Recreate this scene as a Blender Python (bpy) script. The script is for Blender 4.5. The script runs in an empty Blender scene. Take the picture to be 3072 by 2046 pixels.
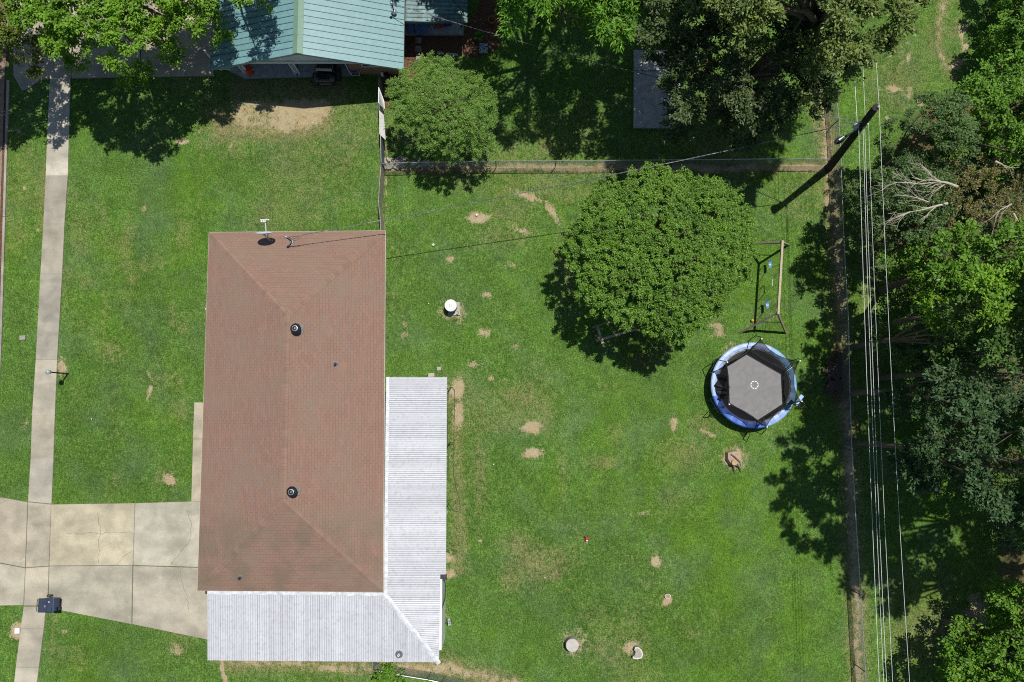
import bpy, math, random
import numpy as np
from mathutils import Vector, Matrix

# ------------------------------------------------------------------ camera, sky, sun, exposure
scene = bpy.context.scene
F_PX = 2247.0; CX, CY = 1536.0, 1023.0
TH = math.atan(212.0 / F_PX)
H = 41.0
cam_d = bpy.data.cameras.new('camera'); cam = bpy.data.objects.new('camera', cam_d)
scene.collection.objects.link(cam); scene.camera = cam
cam_d.sensor_width = 36.0; cam_d.lens = 36.0 * F_PX / 3072.0
cam_d.clip_start = 0.5; cam_d.clip_end = 3000
cam.location = (0, 0, H); cam.rotation_euler = (TH, 0, 0)

SX, SY = 0.183, 0.275                      # shadow drop per metre of height, towards the sun
elev = math.atan(1 / math.hypot(SX, SY)); azim = math.atan2(SX, SY)
world = bpy.data.worlds.new('World'); scene.world = world; world.use_nodes = True
wn = world.node_tree.nodes; bg = wn['Background']
sky = wn.new('ShaderNodeTexSky'); sky.sky_type = 'NISHITA'; sky.sun_disc = False
sky.sun_elevation = elev; sky.sun_rotation = azim
sky.air_density = 1.0; sky.dust_density = 0.6; sky.ozone_density = 1.5
world.node_tree.links.new(sky.outputs[0], bg.inputs[0]); bg.inputs[1].default_value = 0.075
sun_d = bpy.data.lights.new('sun', 'SUN'); sun_d.energy = 4.9; sun_d.angle = math.radians(0.53)
sun_d.color = (1.0, 0.955, 0.88)
sun = bpy.data.objects.new('sun', sun_d); scene.collection.objects.link(sun)
sun.rotation_euler = Vector((SX, SY, 1)).to_track_quat('Z', 'Y').to_euler()
sun.location = (10, 15, 60)
scene.view_settings.view_transform = 'Standard'; scene.view_settings.look = 'None'
scene.view_settings.exposure = 0.0; scene.view_settings.gamma = 1.0
scene.view_settings.use_curve_mapping = False
scene.cycles.max_bounces = 5; scene.cycles.diffuse_bounces = 3; scene.cycles.transparent_max_bounces = 12
scene.cycles.transmission_bounces = 3; scene.cycles.glossy_bounces = 2
scene.cycles.use_denoising = False
scene.cycles.pixel_filter_type = 'BLACKMAN_HARRIS'; scene.cycles.filter_width = 1.05

def W(px, py, h=0.0):
    """photo pixel (3072 wide) at height h -> world point"""
    a = (px - CX) / F_PX; b = (CY - py) / F_PX
    d = Vector((a, b * math.cos(TH) + math.sin(TH), b * math.sin(TH) - math.cos(TH)))
    t = (h - H) / d.z
    return Vector((d.x * t, d.y * t, h))
def Wn(P, h):
    P = np.asarray(P, float)
    a = (P[:, 0] - CX) / F_PX; b = (CY - P[:, 1]) / F_PX
    dy = b * math.cos(TH) + math.sin(TH); dz = b * math.sin(TH) - math.cos(TH)
    t = (h - H) / dz
    return np.stack([a * t, dy * t], 1)
def FV(x, y): return (x * 1.3047, y * 1.3047)
PXM = 1 / 54.6                              # metres per photo pixel on the ground, roughly

# ------------------------------------------------------------------ mesh helpers
WL = {}
def link(o, parent=None, wl=(0, 0, 0)):
    scene.collection.objects.link(o)
    if parent is not None: o.parent = parent
    WL[o.name] = Vector(wl)
def tag(o, label=None, cat=None, group=None, kind=None):
    if label: o['label'] = label
    if cat: o['category'] = cat
    if group: o['group'] = group
    if kind: o['kind'] = kind
    return o
def thing(name, loc, label, cat, group=None):
    o = bpy.data.objects.new(name, None); o.location = loc; o.empty_display_size = 0.3
    link(o, None, loc); tag(o, label, cat, group); return o
def basis(d):
    d = Vector(d).normalized()
    u = d.cross(Vector((0, 0, 1)))
    if u.length < 1e-4: u = Vector((1, 0, 0))
    u.normalize(); return u, d.cross(u).normalized()
class MB:
    def __init__(s): s.v = []; s.f = []; s.t = []; s.uv = {}; s.tint = (1, 1, 1)
    def add(s, vs, fs, uvs=None):
        n = len(s.v)
        for p in vs: s.v.append(tuple(p)); s.t.append(s.tint)
        if uvs:
            for i, u in enumerate(uvs): s.uv[n + i] = u
        for f in fs: s.f.append(tuple(n + i for i in f))
        return s
    def box(s, c, size, rot=0.0, ux=None, uz=None):
        c = Vector(c)
        if ux is None:
            X = Vector((math.cos(rot), math.sin(rot), 0)); Y = Vector((-math.sin(rot), math.cos(rot), 0)); Z = Vector((0, 0, 1))
        else:
            X = Vector(ux).normalized(); Z = Vector(uz).normalized(); Y = Z.cross(X).normalized(); Z = X.cross(Y)
        a, b, d = size[0] / 2, size[1] / 2, size[2] / 2
        vs = [c + X * (i * a) + Y * (j * b) + Z * (k * d) for k in (-1, 1) for (i, j) in ((-1, -1), (1, -1), (1, 1), (-1, 1))]
        return s.add(vs, [(3, 2, 1, 0), (4, 5, 6, 7), (0, 1, 5, 4), (1, 2, 6, 5), (2, 3, 7, 6), (3, 0, 4, 7)])
    def bar(s, p, q, w, h=None):
        p, q = Vector(p), Vector(q); h = h or w
        u, v = basis(q - p)
        vs = [e + u * (i * w / 2) + v * (j * h / 2) for e in (p, q) for (i, j) in ((-1, -1), (1, -1), (1, 1), (-1, 1))]
        return s.add(vs, [(3, 2, 1, 0), (4, 5, 6, 7), (0, 1, 5, 4), (1, 2, 6, 5), (2, 3, 7, 6), (3, 0, 4, 7)])
    def tube(s, pts, r, seg=8, cap=True):
        pts = [Vector(p) for p in pts]; n = len(pts)
        rs = r if isinstance(r, (list, tuple)) else [r] * n
        vs = []; fs = []; ref = None
        for i, p in enumerate(pts):
            d = (pts[min(i + 1, n - 1)] - pts[max(i - 1, 0)])
            if d.length < 1e-9: d = Vector((0, 0, 1))
            d.normalize()
            if ref is None: u, v = basis(d)
            else:
                u = ref - d * ref.dot(d)
                if u.length < 1e-5: u, _ = basis(d)
                u.normalize(); v = d.cross(u)
            ref = u
            for k in range(seg):
                a = 2 * math.pi * k / seg
                vs.append(p + u * (math.cos(a) * rs[i]) + v * (math.sin(a) * rs[i]))
        for i in range(n - 1):
            for k in range(seg):
                a, b = i * seg + k, i * seg + (k + 1) % seg
                fs.append((a, b, b + seg, a + seg))
        if cap:
            fs.append(tuple(range(seg))[::-1]); fs.append(tuple((n - 1) * seg + k for k in range(seg)))
        return s.add(vs, fs)
    def lathe(s, prof, c, seg=24, axis=None, cap=True):
        c = Vector(c); n = len(prof)
        if axis is None: X, Y, Z = Vector((1, 0, 0)), Vector((0, 1, 0)), Vector((0, 0, 1))
        else:
            Z = Vector(axis).normalized(); X, Y = basis(Z); Y = Z.cross(X)
        vs = [c + X * (r * math.cos(2 * math.pi * k / seg)) + Y * (r * math.sin(2 * math.pi * k / seg)) + Z * z for (r, z) in prof for k in range(seg)]
        fs = [(i * seg + k, i * seg + (k + 1) % seg, (i + 1) * seg + (k + 1) % seg, (i + 1) * seg + k) for i in range(n - 1) for k in range(seg)]
        if cap:
            fs.append(tuple(range(seg))[::-1]); fs.append(tuple((n - 1) * seg + k for k in range(seg)))
        return s.add(vs, fs)
    def prism(s, poly, z0, z1):
        n = len(poly)
        vs = [(p[0], p[1], z0) for p in poly] + [(p[0], p[1], z1) for p in poly]
        A = sum(poly[i][0] * poly[(i + 1) % n][1] - poly[(i + 1) % n][0] * poly[i][1] for i in range(n))
        top = tuple(range(n, 2 * n)); bot = tuple(range(n))[::-1]
        side = [(i, (i + 1) % n, n + (i + 1) % n, n + i) for i in range(n)]
        if A < 0: top = top[::-1]; bot = bot[::-1]; side = [f[::-1] for f in side]
        return s.add(vs, [bot, top] + side)
    def quad(s, a, b, c, d, uvs=None): return s.add([a, b, c, d], [(0, 1, 2, 3)], uvs)
    def plate(s, pts, th):
        """flat polygon given by 3-D points, thickened downward"""
        pts = [Vector(p) for p in pts]; n = len(pts)
        lo = [p - Vector((0, 0, th)) for p in pts]
        return s.add(pts + lo, [tuple(range(n)), tuple(range(n, 2 * n))[::-1]] + [(i, n + i, n + (i + 1) % n, (i + 1) % n) for i in range(n)])
    def build(s, name, m, parent=None, smooth=False, bevel=0, at=None):
        o_w = Vector(at) if at is not None else (WL[parent.name] if parent is not None else Vector((0, 0, 0)))
        if parent is None and at is None and s.v:
            a = np.array(s.v); o_w = Vector((float(a[:, 0].mean()), float(a[:, 1].mean()), float(a[:, 2].min())))
        me = bpy.data.meshes.new(name)
        me.from_pydata([(p[0] - o_w[0], p[1] - o_w[1], p[2] - o_w[2]) for p in s.v], [], s.f)
        at_ = me.attributes.new('tint', 'FLOAT_COLOR', 'POINT')
        at_.data.foreach_set('color', np.concatenate([np.array(s.t, float), np.ones((len(s.t), 1))], 1).ravel())
        if s.uv:
            l = me.uv_layers.new(name='UVMap')
            for lp in me.loops: l.data[lp.index].uv = s.uv.get(lp.vertex_index, (0, 0))
        if smooth: me.polygons.foreach_set('use_smooth', [True] * len(me.polygons))
        me.materials.append(m); me.update()
        o = bpy.data.objects.new(name, me)
        if parent is None: o.location = o_w
        link(o, parent, o_w)
        if bevel:
            b = o.modifiers.new('bevel', 'BEVEL'); b.width = bevel; b.segments = 2; b.limit_method = 'ANGLE'
        return o
def np_mesh(name, V, Q, m, parent=None, at=(0, 0, 0), col=None, smooth=False):
    V = np.asarray(V, np.float32) - np.asarray(at, np.float32); Q = np.asarray(Q, np.int32)
    me = bpy.data.meshes.new(name); k = Q.shape[1]
    me.vertices.add(len(V)); me.vertices.foreach_set('co', V.ravel())
    me.loops.add(Q.size); me.loops.foreach_set('vertex_index', Q.ravel())
    me.polygons.add(len(Q)); me.polygons.foreach_set('loop_start', np.arange(len(Q), dtype=np.int32) * k)
    me.polygons.foreach_set('loop_total', np.full(len(Q), k, np.int32))
    if smooth: me.polygons.foreach_set('use_smooth', np.ones(len(Q), bool))
    me.update(calc_edges=True)
    if col is not None:
        for nm, c in col.items():
            a = me.attributes.new(nm, 'FLOAT_COLOR', 'POINT'); a.data.foreach_set('color', np.asarray(c, np.float32).ravel())
    me.materials.append(m)
    o = bpy.data.objects.new(name, me)
    if parent is None: o.location = at
    link(o, parent, at); return o

# ------------------------------------------------------------------ numpy noise
def vnoise(x, y, seed=0):
    xi = np.floor(x).astype(np.int64); yi = np.floor(y).astype(np.int64); fx = x - xi; fy = y - yi
    fx = fx * fx * (3 - 2 * fx); fy = fy * fy * (3 - 2 * fy)
    def h(a, b):
        n = (a * 374761393 + b * 668265263 + seed * 974634777) & 0xffffffff
        n = ((n ^ (n >> 13)) * 1274126177) & 0xffffffff
        return ((n ^ (n >> 16)) & 0xffff) / 65535.0
    return (h(xi, yi) * (1 - fx) + h(xi + 1, yi) * fx) * (1 - fy) + (h(xi, yi + 1) * (1 - fx) + h(xi + 1, yi + 1) * fx) * fy
def fbm(x, y, sc, seed=0, octv=4):
    s = 0; a = 1; t = 0
    for o in range(octv):
        s = s + a * vnoise(x * sc * 2 ** o, y * sc * 2 ** o, seed + o * 17); t += a; a *= 0.55
    return s / t

# ------------------------------------------------------------------ materials
def mat(name, c, c2=None, rough=0.8, metal=0.0, ns=6.0, bump=0.0, bs=60.0, tint=False, spec=0.4, lo=0.35, hi=0.65, ns2=None, c3=None, stretch=None, alpha=None):
    m = bpy.data.materials.new(name); m.use_nodes = True
    nt = m.node_tree; N = nt.nodes; L = nt.links; p = N['Principled BSDF']
    p.inputs['Roughness'].default_value = rough; p.inputs['Metallic'].default_value = metal
    p.inputs['Specular IOR Level'].default_value = spec
    geo = N.new('ShaderNodeNewGeometry'); src = geo.outputs['Position']
    if stretch:
        mp = N.new('ShaderNodeMapping'); mp.inputs['Scale'].default_value = stretch; L.new(src, mp.inputs[0]); src = mp.outputs[0]
    col = None
    def noise(sc, det=5):
        n = N.new('ShaderNodeTexNoise'); n.inputs['Scale'].default_value = sc; n.inputs['Detail'].default_value = det; L.new(src, n.inputs['Vector']); return n.outputs[0]
    def mix(f, a, b, mode='MIX'):
        x = N.new('ShaderNodeMix'); x.data_type = 'RGBA'; x.blend_type = mode
        if isinstance(f, (int, float)): x.inputs[0].default_value = f
        else: L.new(f, x.inputs[0])
        for i, q in ((6, a), (7, b)):
            if isinstance(q, tuple): x.inputs[i].default_value = (*q[:3], 1)
            else: L.new(q, x.inputs[i])
        return x.outputs[2]
    def ramp(o, a, b):
        r = N.new('ShaderNodeMapRange'); r.inputs[1].default_value = a; r.inputs[2].default_value = b; L.new(o, r.inputs[0]); return r.outputs[0]
    if c2 is None: c2 = tuple(min(1, x * 0.8) for x in c)
    col = mix(ramp(noise(ns), lo, hi), c, c2)
    if c3: col = mix(ramp(noise(ns2 or ns * 4), 0.5, 0.72), col, c3)
    if tint:
        a = N.new('ShaderNodeAttribute'); a.attribute_name = 'tint'; col = mix(1.0, col, a.outputs[0], 'MULTIPLY')
    L.new(col, p.inputs['Base Color'])
    if bump:
        b = N.new('ShaderNodeBump'); b.inputs['Strength'].default_value = bump; b.inputs['Distance'].default_value = 0.02
        L.new(noise(bs), b.inputs['Height']); L.new(b.outputs[0], p.inputs['Normal'])
    if alpha is not None: p.inputs['Alpha'].default_value = alpha
    return m

def leafmat(name, dark, light, tip, ns=0.9, trans=0.35, rough=0.55):
    m = bpy.data.materials.new(name); m.use_nodes = True
    nt = m.node_tree; N = nt.nodes; L = nt.links; p = N['Principled BSDF']; out = N['Material Output']
    geo = N.new('ShaderNodeNewGeometry')
    n = N.new('ShaderNodeTexNoise'); n.inputs['Scale'].default_value = ns; n.inputs['Detail'].default_value = 3; L.new(geo.outputs['Position'], n.inputs['Vector'])
    def mix(f, a, b):
        x = N.new('ShaderNodeMix'); x.data_type = 'RGBA'; L.new(f, x.inputs[0])
        for i, q in ((6, a), (7, b)):
            if isinstance(q, tuple): x.inputs[i].default_value = (*q, 1)
            else: L.new(q, x.inputs[i])
        return x.outputs[2]
    def rng(o, a, b):
        r = N.new('ShaderNodeMapRange'); r.inputs[1].default_value = a; r.inputs[2].default_value = b; L.new(o, r.inputs[0]); return r.outputs[0]
    c = mix(rng(n.outputs[0], 0.35, 0.65), dark, light)
    c = mix(rng(geo.outputs['Random Per Island'], 0.45, 1.15), c, tip)
    L.new(c, p.inputs['Base Color']); p.inputs['Roughness'].default_value = rough; p.inputs['Specular IOR Level'].default_value = 0.35
    t = N.new('ShaderNodeBsdfTranslucent'); L.new(c, t.inputs[0])
    ms = N.new('ShaderNodeMixShader'); ms.inputs[0].default_value = trans
    L.new(p.outputs[0], ms.inputs[1]); L.new(t.outputs[0], ms.inputs[2]); L.new(ms.outputs[0], out.inputs[0])
    return m

# ------------------------------------------------------------------ ground (one sheet, masks for bare earth, dry grass and leaf litter)
def axis(lo, hi, st, far):
    a = np.arange(lo, hi, st); e = st * 1.6 ** np.arange(1, 19); e = np.cumsum(e); e = e[e < far]
    return np.concatenate([lo - e[::-1], a, a[-1] + e])
gx = axis(-33, 34, 0.11, 900); gy = axis(-22, 31, 0.11, 900)
GX, GY = np.meshgrid(gx, gy); gX = GX.ravel(); gY = GY.ravel()
# photo coordinates of every ground vertex
dx_, dy_, dz_ = gX, gY, np.full_like(gX, -H)
zc = dy_ * math.sin(TH) - dz_ * math.cos(TH); yc = dy_ * math.cos(TH) + dz_ * math.sin(TH)
zc = np.maximum(zc, 1e-3); PXg = CX + F_PX * dx_ / zc; PYg = CY - F_PX * yc / zc
wob = 26 * (fbm(gX, gY, 0.9, 3, 5) - 0.5); wob2 = 26 * (fbm(gX, gY, 0.9, 77, 5) - 0.5)
WXg = PXg + wob; WYg = PYg + wob2
dry = np.zeros_like(gX); dirt = np.zeros_like(gX); mulch = np.zeros_like(gX); lush = np.zeros_like(gX); litter = np.zeros_like(gX)
def ell(dst, x, y, rx, ry, s=1.0, rot=0.0, soft=0.6):
    c, n = math.cos(math.radians(rot)), math.sin(math.radians(rot))
    u = (WXg - x) * c + (WYg - y) * n; v = -(WXg - x) * n + (WYg - y) * c
    d = np.sqrt((u / rx) ** 2 + (v / ry) ** 2)
    np.maximum(dst, s * np.clip((1 + soft - d) / (2 * soft), 0, 1), out=dst)
def seg_(dst, pts, w, s=1.0, soft=0.6):
    for (a, b) in zip(pts[:-1], pts[1:]):
        a = np.array(a, float); b = np.array(b, float); ab = b - a
        t = np.clip(((WXg - a[0]) * ab[0] + (WYg - a[1]) * ab[1]) / (ab @ ab), 0, 1)
        d = np.hypot(WXg - a[0] - t * ab[0], WYg - a[1] - t * ab[1]) / w
        np.maximum(dst, s * np.clip((1 + soft - d) / (2 * soft), 0, 1), out=dst)
def polym(dst, poly, s=1.0, soft=14.0, wx=None):
    X = WXg; Y = WYg; inside = np.zeros(len(X), bool); dmin = np.full(len(X), 1e9); n = len(poly)
    for i in range(n):
        x1, y1 = poly[i]; x2, y2 = poly[(i + 1) % n]
        cond = ((y1 > Y) != (y2 > Y)) & (X < (x2 - x1) * (Y - y1) / (y2 - y1 + 1e-9) + x1); inside ^= cond
        t = np.clip(((X - x1) * (x2 - x1) + (Y - y1) * (y2 - y1)) / ((x2 - x1) ** 2 + (y2 - y1) ** 2), 0, 1)
        dmin = np.minimum(dmin, np.hypot(X - x1 - t * (x2 - x1), Y - y1 - t * (y2 - y1)))
    sd = np.where(inside, dmin, -dmin)
    np.maximum(dst, s * np.clip(0.5 + sd / (2 * soft), 0, 1), out=dst)
# general drought mottling and mowing streaks
base = fbm(gX, gY, 0.16, 5, 5); base2 = fbm(gX, gY, 0.55, 9, 4); fine = fbm(gX, gY, 1.9, 21, 3)
streak = fbm(gX * 3.2, gY * 0.35, 0.5, 31, 3)
dry += np.clip((base - 0.54) * 1.7, 0, 0.36) + np.clip((base2 - 0.62) * 1.5, 0, 0.3) + np.clip((streak - 0.6) * 1.2, 0, 0.2) * (PXg < 620)
lush += fbm(gX, gY, 0.22, 41, 4) * 0.7 + streak * 0.3
# named bare or dry patches, [x, y, rx, ry, strength, rot] in photo pixels
polym(dirt, [(690, 300), (985, 290), (1000, 330), (972, 372), (900, 390), (860, 402), (800, 396), (700, 385)], 0.62, 20)
polym(dry, [(600, 320), (1010, 300), (1010, 400), (900, 430), (640, 430)], 0.75, 30)
for e in [(509, 1434, 20, 16, 1), (1598, 1285, 34, 19, .85), (1600, 1363, 32, 18, .85), (1968, 1683, 17, 19, .95, 20), (2003, 1806, 15, 13, .8),
          (2205, 1375, 42, 38, .7), (1370, 1165, 28, 34, .8), (1376, 1245, 22, 60, .62), (1345, 1668, 24, 22, .7), (1352, 1715, 22, 16, .7),
          (1430, 655, 34, 16, .8), (1570, 580, 60, 12, .7, 18), (1660, 640, 50, 14, .66, 60), (1560, 690, 50, 12, .6, 10), (1350, 785, 16, 18, .6),
          (1352, 935, 46, 44, .6), (1716, 1930, 62, 52, .45), (1895, 1945, 34, 24, .6), (1210, 990, 20, 50, .4),
          (2730, 270, 12, 34, .62, 0), (2678, 266, 32, 14, .75, 10), (2872, 188, 28, 20, .8, -40), (2730, 170, 12, 18, .7), (2893, 140, 12, 16, .7),
          (2883, 100, 8, 36, .7), (2895, 90, 8, 30, .6, 35), (2760, 300, 14, 22, .6), (2662, 358, 12, 14, .7), (2720, 128, 9, 10, .6), (2640, 600, 40, 60, .42),
          (2930, 1860, 60, 90, .55), (2920, 1800, 40, 40, .5), (2820, 1900, 60, 80, .35), (187, 1095, 18, 40, .7), (445, 1175, 8, 34, .6, 18), (455, 1130, 5, 22, .5, -20),
          (540, 1150, 6, 30, .4, 80), (78, 1270, 10, 20, .6), (52, 1895, 22, 26, .8), (196, 1895, 14, 12, .6), (530, 1945, 22, 20, .6),
          (2120, 1300, 30, 8, .6, 25), (2020, 1270, 14, 40, .55), (1440, 1620, 12, 10, .7), (1880, 1537, 30, 12, .4), (1930, 1535, 30, 10, .5),
          (1455, 1000, 16, 16, .6), (1545, 1035, 14, 14, .5), (1530, 800, 30, 14, .5), (1460, 880, 20, 14, .5), (1420, 1095, 30, 14, .5), (1505, 1140, 16, 12, .5),
          (1468, 1135, 14, 12, .6), (75, 565, 8, 8, .7), (112, 690, 10, 8, .6), (258, 692, 8, 6, .6), (550, 418, 26, 12, .6), (630, 425, 20, 14, .5), (690, 440, 10, 12, .6), (600, 395, 8, 10, .5),
          (45, 388, 16, 8, .6), (430, 620, 10, 14, .6), (2145, 985, 30, 45, .5, -40), (2200, 1050, 50, 40, .35), (2490, 1330, 30, 30, .3)]:
    ell(dirt, *e[:5], rot=e[5] if len(e) > 5 else 0)
for e in [(1600, 1690, 80, 60, .62), (1560, 1640, 60, 50, .58), (1670, 1680, 40, 50, .55), (1530, 1740, 40, 30, .6), (1660, 1720, 26, 26, .7), (1820, 1385, 60, 30, .5), (1690, 1420, 20, 90, .42),
          (1640, 560, 120, 60, .45), (1500, 700, 120, 60, .4), (1700, 800, 40, 120, .5), (1850, 1300, 40, 40, .4), (2050, 1360, 90, 60, .5), (2100, 1270, 60, 40, .45),
          (480, 1140, 40, 60, .35), (330, 1050, 60, 40, .45), (240, 700, 40, 120, .4), (550, 700, 30, 60, .45), (2700, 240, 120, 120, .45), (2800, 120, 60, 120, .4), (2600, 900, 40, 200, .4),
          (2800, 1900, 160, 160, .55), (540, 1925, 60, 60, .4), (230, 1980, 60, 60, .35), (2020, 1500, 80, 60, .35), (1440, 1420, 24, 160, .5), (2330, 1200, 80, 200, .25), (1470, 1260, 20, 80, .4), (1780, 1850, 60, 40, .35),
          (2620, 700, 60, 200, .45), (2700, 800, 80, 120, .5), (1900, 1920, 90, 80, .3)]:
    ell(dry, *e[:5], soft=0.9)
seg_(dirt, [(2466, 250), (2490, 520), (2512, 760), (2522, 1000), (2545, 1300), (2560, 1600), (2570, 1900), (2580, 2100)], 19, .60, .9)
seg_(dry, [(2466, 250), (2490, 520), (2512, 760), (2522, 1000), (2545, 1300), (2560, 1600), (2570, 1900), (2580, 2100)], 34, .7, .8)
seg_(dirt, [(1155, 505), (1700, 500), (2490, 505)], 13, .66, .6); seg_(dry, [(1155, 505), (1700, 500), (2490, 505)], 24, .6, .8)
seg_(dirt, [(1150, 230), (1157, 690)], 6, .5, .6)
seg_(dirt, [(2835, 10), (2820, 90), (2812, 150), (2840, 210)], 12, .45, .8); seg_(dry, [(2850, -40), (2835, 10), (2820, 90), (2812, 150), (2860, 230)], 22, .6, .8)
seg_(dry, [(1362, 1160), (1372, 1400), (1376, 1700)], 30, .55, .8)
seg_(dirt, [(1330, 1990), (1200, 2010), (1100, 2010), (900, 1995), (700, 1985)], 16, .5, .8)
seg_(dirt, [(1180, 2000), (1400, 2012), (1520, 2046), (1700, 2100)], 20, .6, .8); seg_(dirt, [(668, 1978), (676, 2100)], 7, .8, .5)
seg_(dry, [(690, 1985), (1300, 1990), (1540, 2060)], 40, .7, .8)
polym(mulch, [(1212, 60), (1388, 103), (1480, -80), (1500, 60), (1495, 150), (1440, 170), (1330, 165), (1250, 230), (1190, 240), (1180, 330), (1150, 320), (1140, 215), (1190, 215), (1212, 190)], .95, 9)
polym(mulch, [(-200, -300), (26, -300), (22, 380), (14, 650), (3, 1000), (-200, 1000)], .9, 8)
polym(litter, [(2790, 300), (3300, 250), (3300, 2100), (3000, 2050), (2990, 1750), (3010, 1560), (2820, 1350), (2760, 1000), (2740, 800), (2640, 720), (2600, 560)], .9, 40)
ell(litter, 1930, 1080, 60, 40, .55); ell(litter, 1320, 505, 110, 26, .6); ell(litter, 1960, 1010, 120, 60, .4)
seg_(litter, [(2515, 1060), (2520, 1190)], 26, .9, .5)
polym(dry, [(675, 228), (1055, 228), (1060, 330), (690, 330)], .55, 20)
deep = np.zeros_like(gX)
for e in [(1750, 1780, 230, 170, .9), (2060, 1900, 260, 150, .8), (260, 1280, 140, 200, .8), (430, 950, 110, 190, .75), (340, 1430, 170, 90, .9), (900, 500, 220, 60, .5), (540, 520, 140, 50, .6), (1300, 870, 120, 90, .6), (1560, 1500, 90, 120, .5),
          (1950, 1480, 160, 90, .5), (350, 1960, 160, 80, .8), (1250, 760, 80, 60, .5), (2000, 1180, 150, 70, .4), (70, 1250, 50, 150, .6), (2670, 120, 50, 140, .7), (2740, 430, 60, 50, .6), (1420, 1500, 40, 160, .5)]: ell(deep, *e, soft=1.0)
for e in [(2200, 1750, 220, 260, .8), (2380, 1850, 120, 200, .8), (2300, 820, 90, 160, .8), (1800, 1120, 200, 90, .6), (1560, 860, 100, 160, .6), (720, 640 - 90, 90, 40, .6), (560, 760, 60, 60, .5), (120, 1100, 40, 300, .5), (1480, 1900, 60, 60, .8), (2180, 1120, 120, 140, .5), (60, 480, 50, 90, .5)]: ell(lush, *e, soft=1.0)
vary = 0.50 + 1.0 * fbm(gX, gY, 0.85, 91, 4); dirt *= np.clip(vary, .55, 1.15)
def ground_mat():
    m = bpy.data.materials.new('lawn'); m.use_nodes = True
    nt = m.node_tree; N = nt.nodes; L = nt.links; p = N['Principled BSDF']; p.inputs['Roughness'].default_value = 0.9; p.inputs['Specular IOR Level'].default_value = 0.15
    geo = N.new('ShaderNodeNewGeometry'); P = geo.outputs['Position']
    def noise(sc, det=4, st=None):
        n = N.new('ShaderNodeTexNoise'); n.inputs['Scale'].default_value = sc; n.inputs['Detail'].default_value = det
        if st:
            mp = N.new('ShaderNodeMapping'); mp.inputs['Scale'].default_value = st[:3]; mp.inputs['Rotation'].default_value = (0, 0, st[3]); L.new(P, mp.inputs[0]); L.new(mp.outputs[0], n.inputs['Vector'])
        else: L.new(P, n.inputs['Vector'])
        return n.outputs[0]
    def mix(f, a, b):
        x = N.new('ShaderNodeMix'); x.data_type = 'RGBA'
        if isinstance(f, float): x.inputs[0].default_value = f
        else: L.new(f, x.inputs[0])
        for i, q in ((6, a), (7, b)):
            if isinstance(q, tuple): x.inputs[i].default_value = (*q, 1)
            else: L.new(q, x.inputs[i])
        return x.outputs[2]
    def rng(o, a, b, c=0.0, d=1.0):
        r = N.new('ShaderNodeMapRange'); r.inputs[1].default_value = a; r.inputs[2].default_value = b; r.inputs[3].default_value = c; r.inputs[4].default_value = d; L.new(o, r.inputs[0]); return r.outputs[0]
    def mth(op, a, b):
        x = N.new('ShaderNodeMath'); x.operation = op
        for i, q in ((0, a), (1, b)):
            if isinstance(q, (int, float)): x.inputs[i].default_value = q
            else: L.new(q, x.inputs[i])
        return x.outputs[0]
    def attr(nm):
        a = N.new('ShaderNodeAttribute'); a.attribute_name = nm; s = N.new('ShaderNodeSeparateColor'); L.new(a.outputs[0], s.inputs[0]); return s.outputs
    m1 = attr('m1'); m2 = attr('m2')
    f1 = noise(17, 3); f2 = noise(48, 2); f3 = noise(3.0, 5); f4 = noise(16, 3, (1.0, 0.35, 1, 0.5))
    blade = mth('ADD', mth('MULTIPLY', f1, 0.45), mth('ADD', mth('MULTIPLY', f2, 0.35), mth('MULTIPLY', f4, 0.2)))
    g = mix(rng(blade, 0.36, 0.52), (0.017, 0.046, 0.006), (0.064, 0.140, 0.020))
    g = mix(rng(blade, 0.51, 0.64), g, (0.170, 0.255, 0.062))
    gl = mix(rng(blade, 0.36, 0.62), (0.027, 0.074, 0.004), (0.110, 0.220, 0.014))
    g = mix(mth('MULTIPLY', rng(mth('ADD', m2[0], mth('MULTIPLY', f3, 0.25)), 0.60, 0.86), 0.55), g, gl)
    gb = mix(rng(blade, 0.36, 0.63), (0.026, 0.062, 0.020), (0.125, 0.195, 0.078))
    g = mix(rng(noise(0.42, 4), 0.46, 0.70, 0, 0.6), g, gb)
    mott = mth('MULTIPLY', rng(noise(0.9, 5), 0.35, 0.65, 0.88, 1.14), rng(f3, 0.3, 0.7, 0.88, 1.14))
    vs = N.new('ShaderNodeVectorMath'); vs.operation = 'SCALE'; L.new(g, vs.inputs[0]); L.new(mth('MULTIPLY', mott, rng(m2[2], 0, 1, 1.09, 0.86)), vs.inputs[3]); g = vs.outputs[0]
    dryc = mix(rng(blade, 0.36, 0.62), (0.085, 0.085, 0.030), (0.33, 0.27, 0.14))
    j = mth('ADD', mth('MULTIPLY', mth('SUBTRACT', blade, 0.5), 1.5), mth('MULTIPLY', mth('SUBTRACT', f3, 0.5), 0.8))
    g = mix(rng(mth('ADD', m1[0], j), 0.22, 0.85, 0, 0.85), g, dryc)
    sand = mix(rng(noise(22, 5), 0.3, 0.7), (0.26, 0.205, 0.12), (0.45, 0.385, 0.25))
    sand = mix(rng(noise(2.2, 4), 0.45, 0.7), sand, (0.33, 0.245, 0.125))
    g = mix(rng(mth('ADD', m1[1], j), 0.36, 0.62), g, sand)
    lit = mix(rng(noise(26, 6), 0.35, 0.65), (0.030, 0.020, 0.012), (0.24, 0.15, 0.085))
    lit2 = mix(rng(noise(6, 5), 0.48, 0.66), lit, (0.03, 0.07, 0.014))
    g = mix(rng(mth('ADD', m2[1], mth('MULTIPLY', j, 0.9)), 0.3, 0.7, 0, 0.9), g, lit2)
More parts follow.
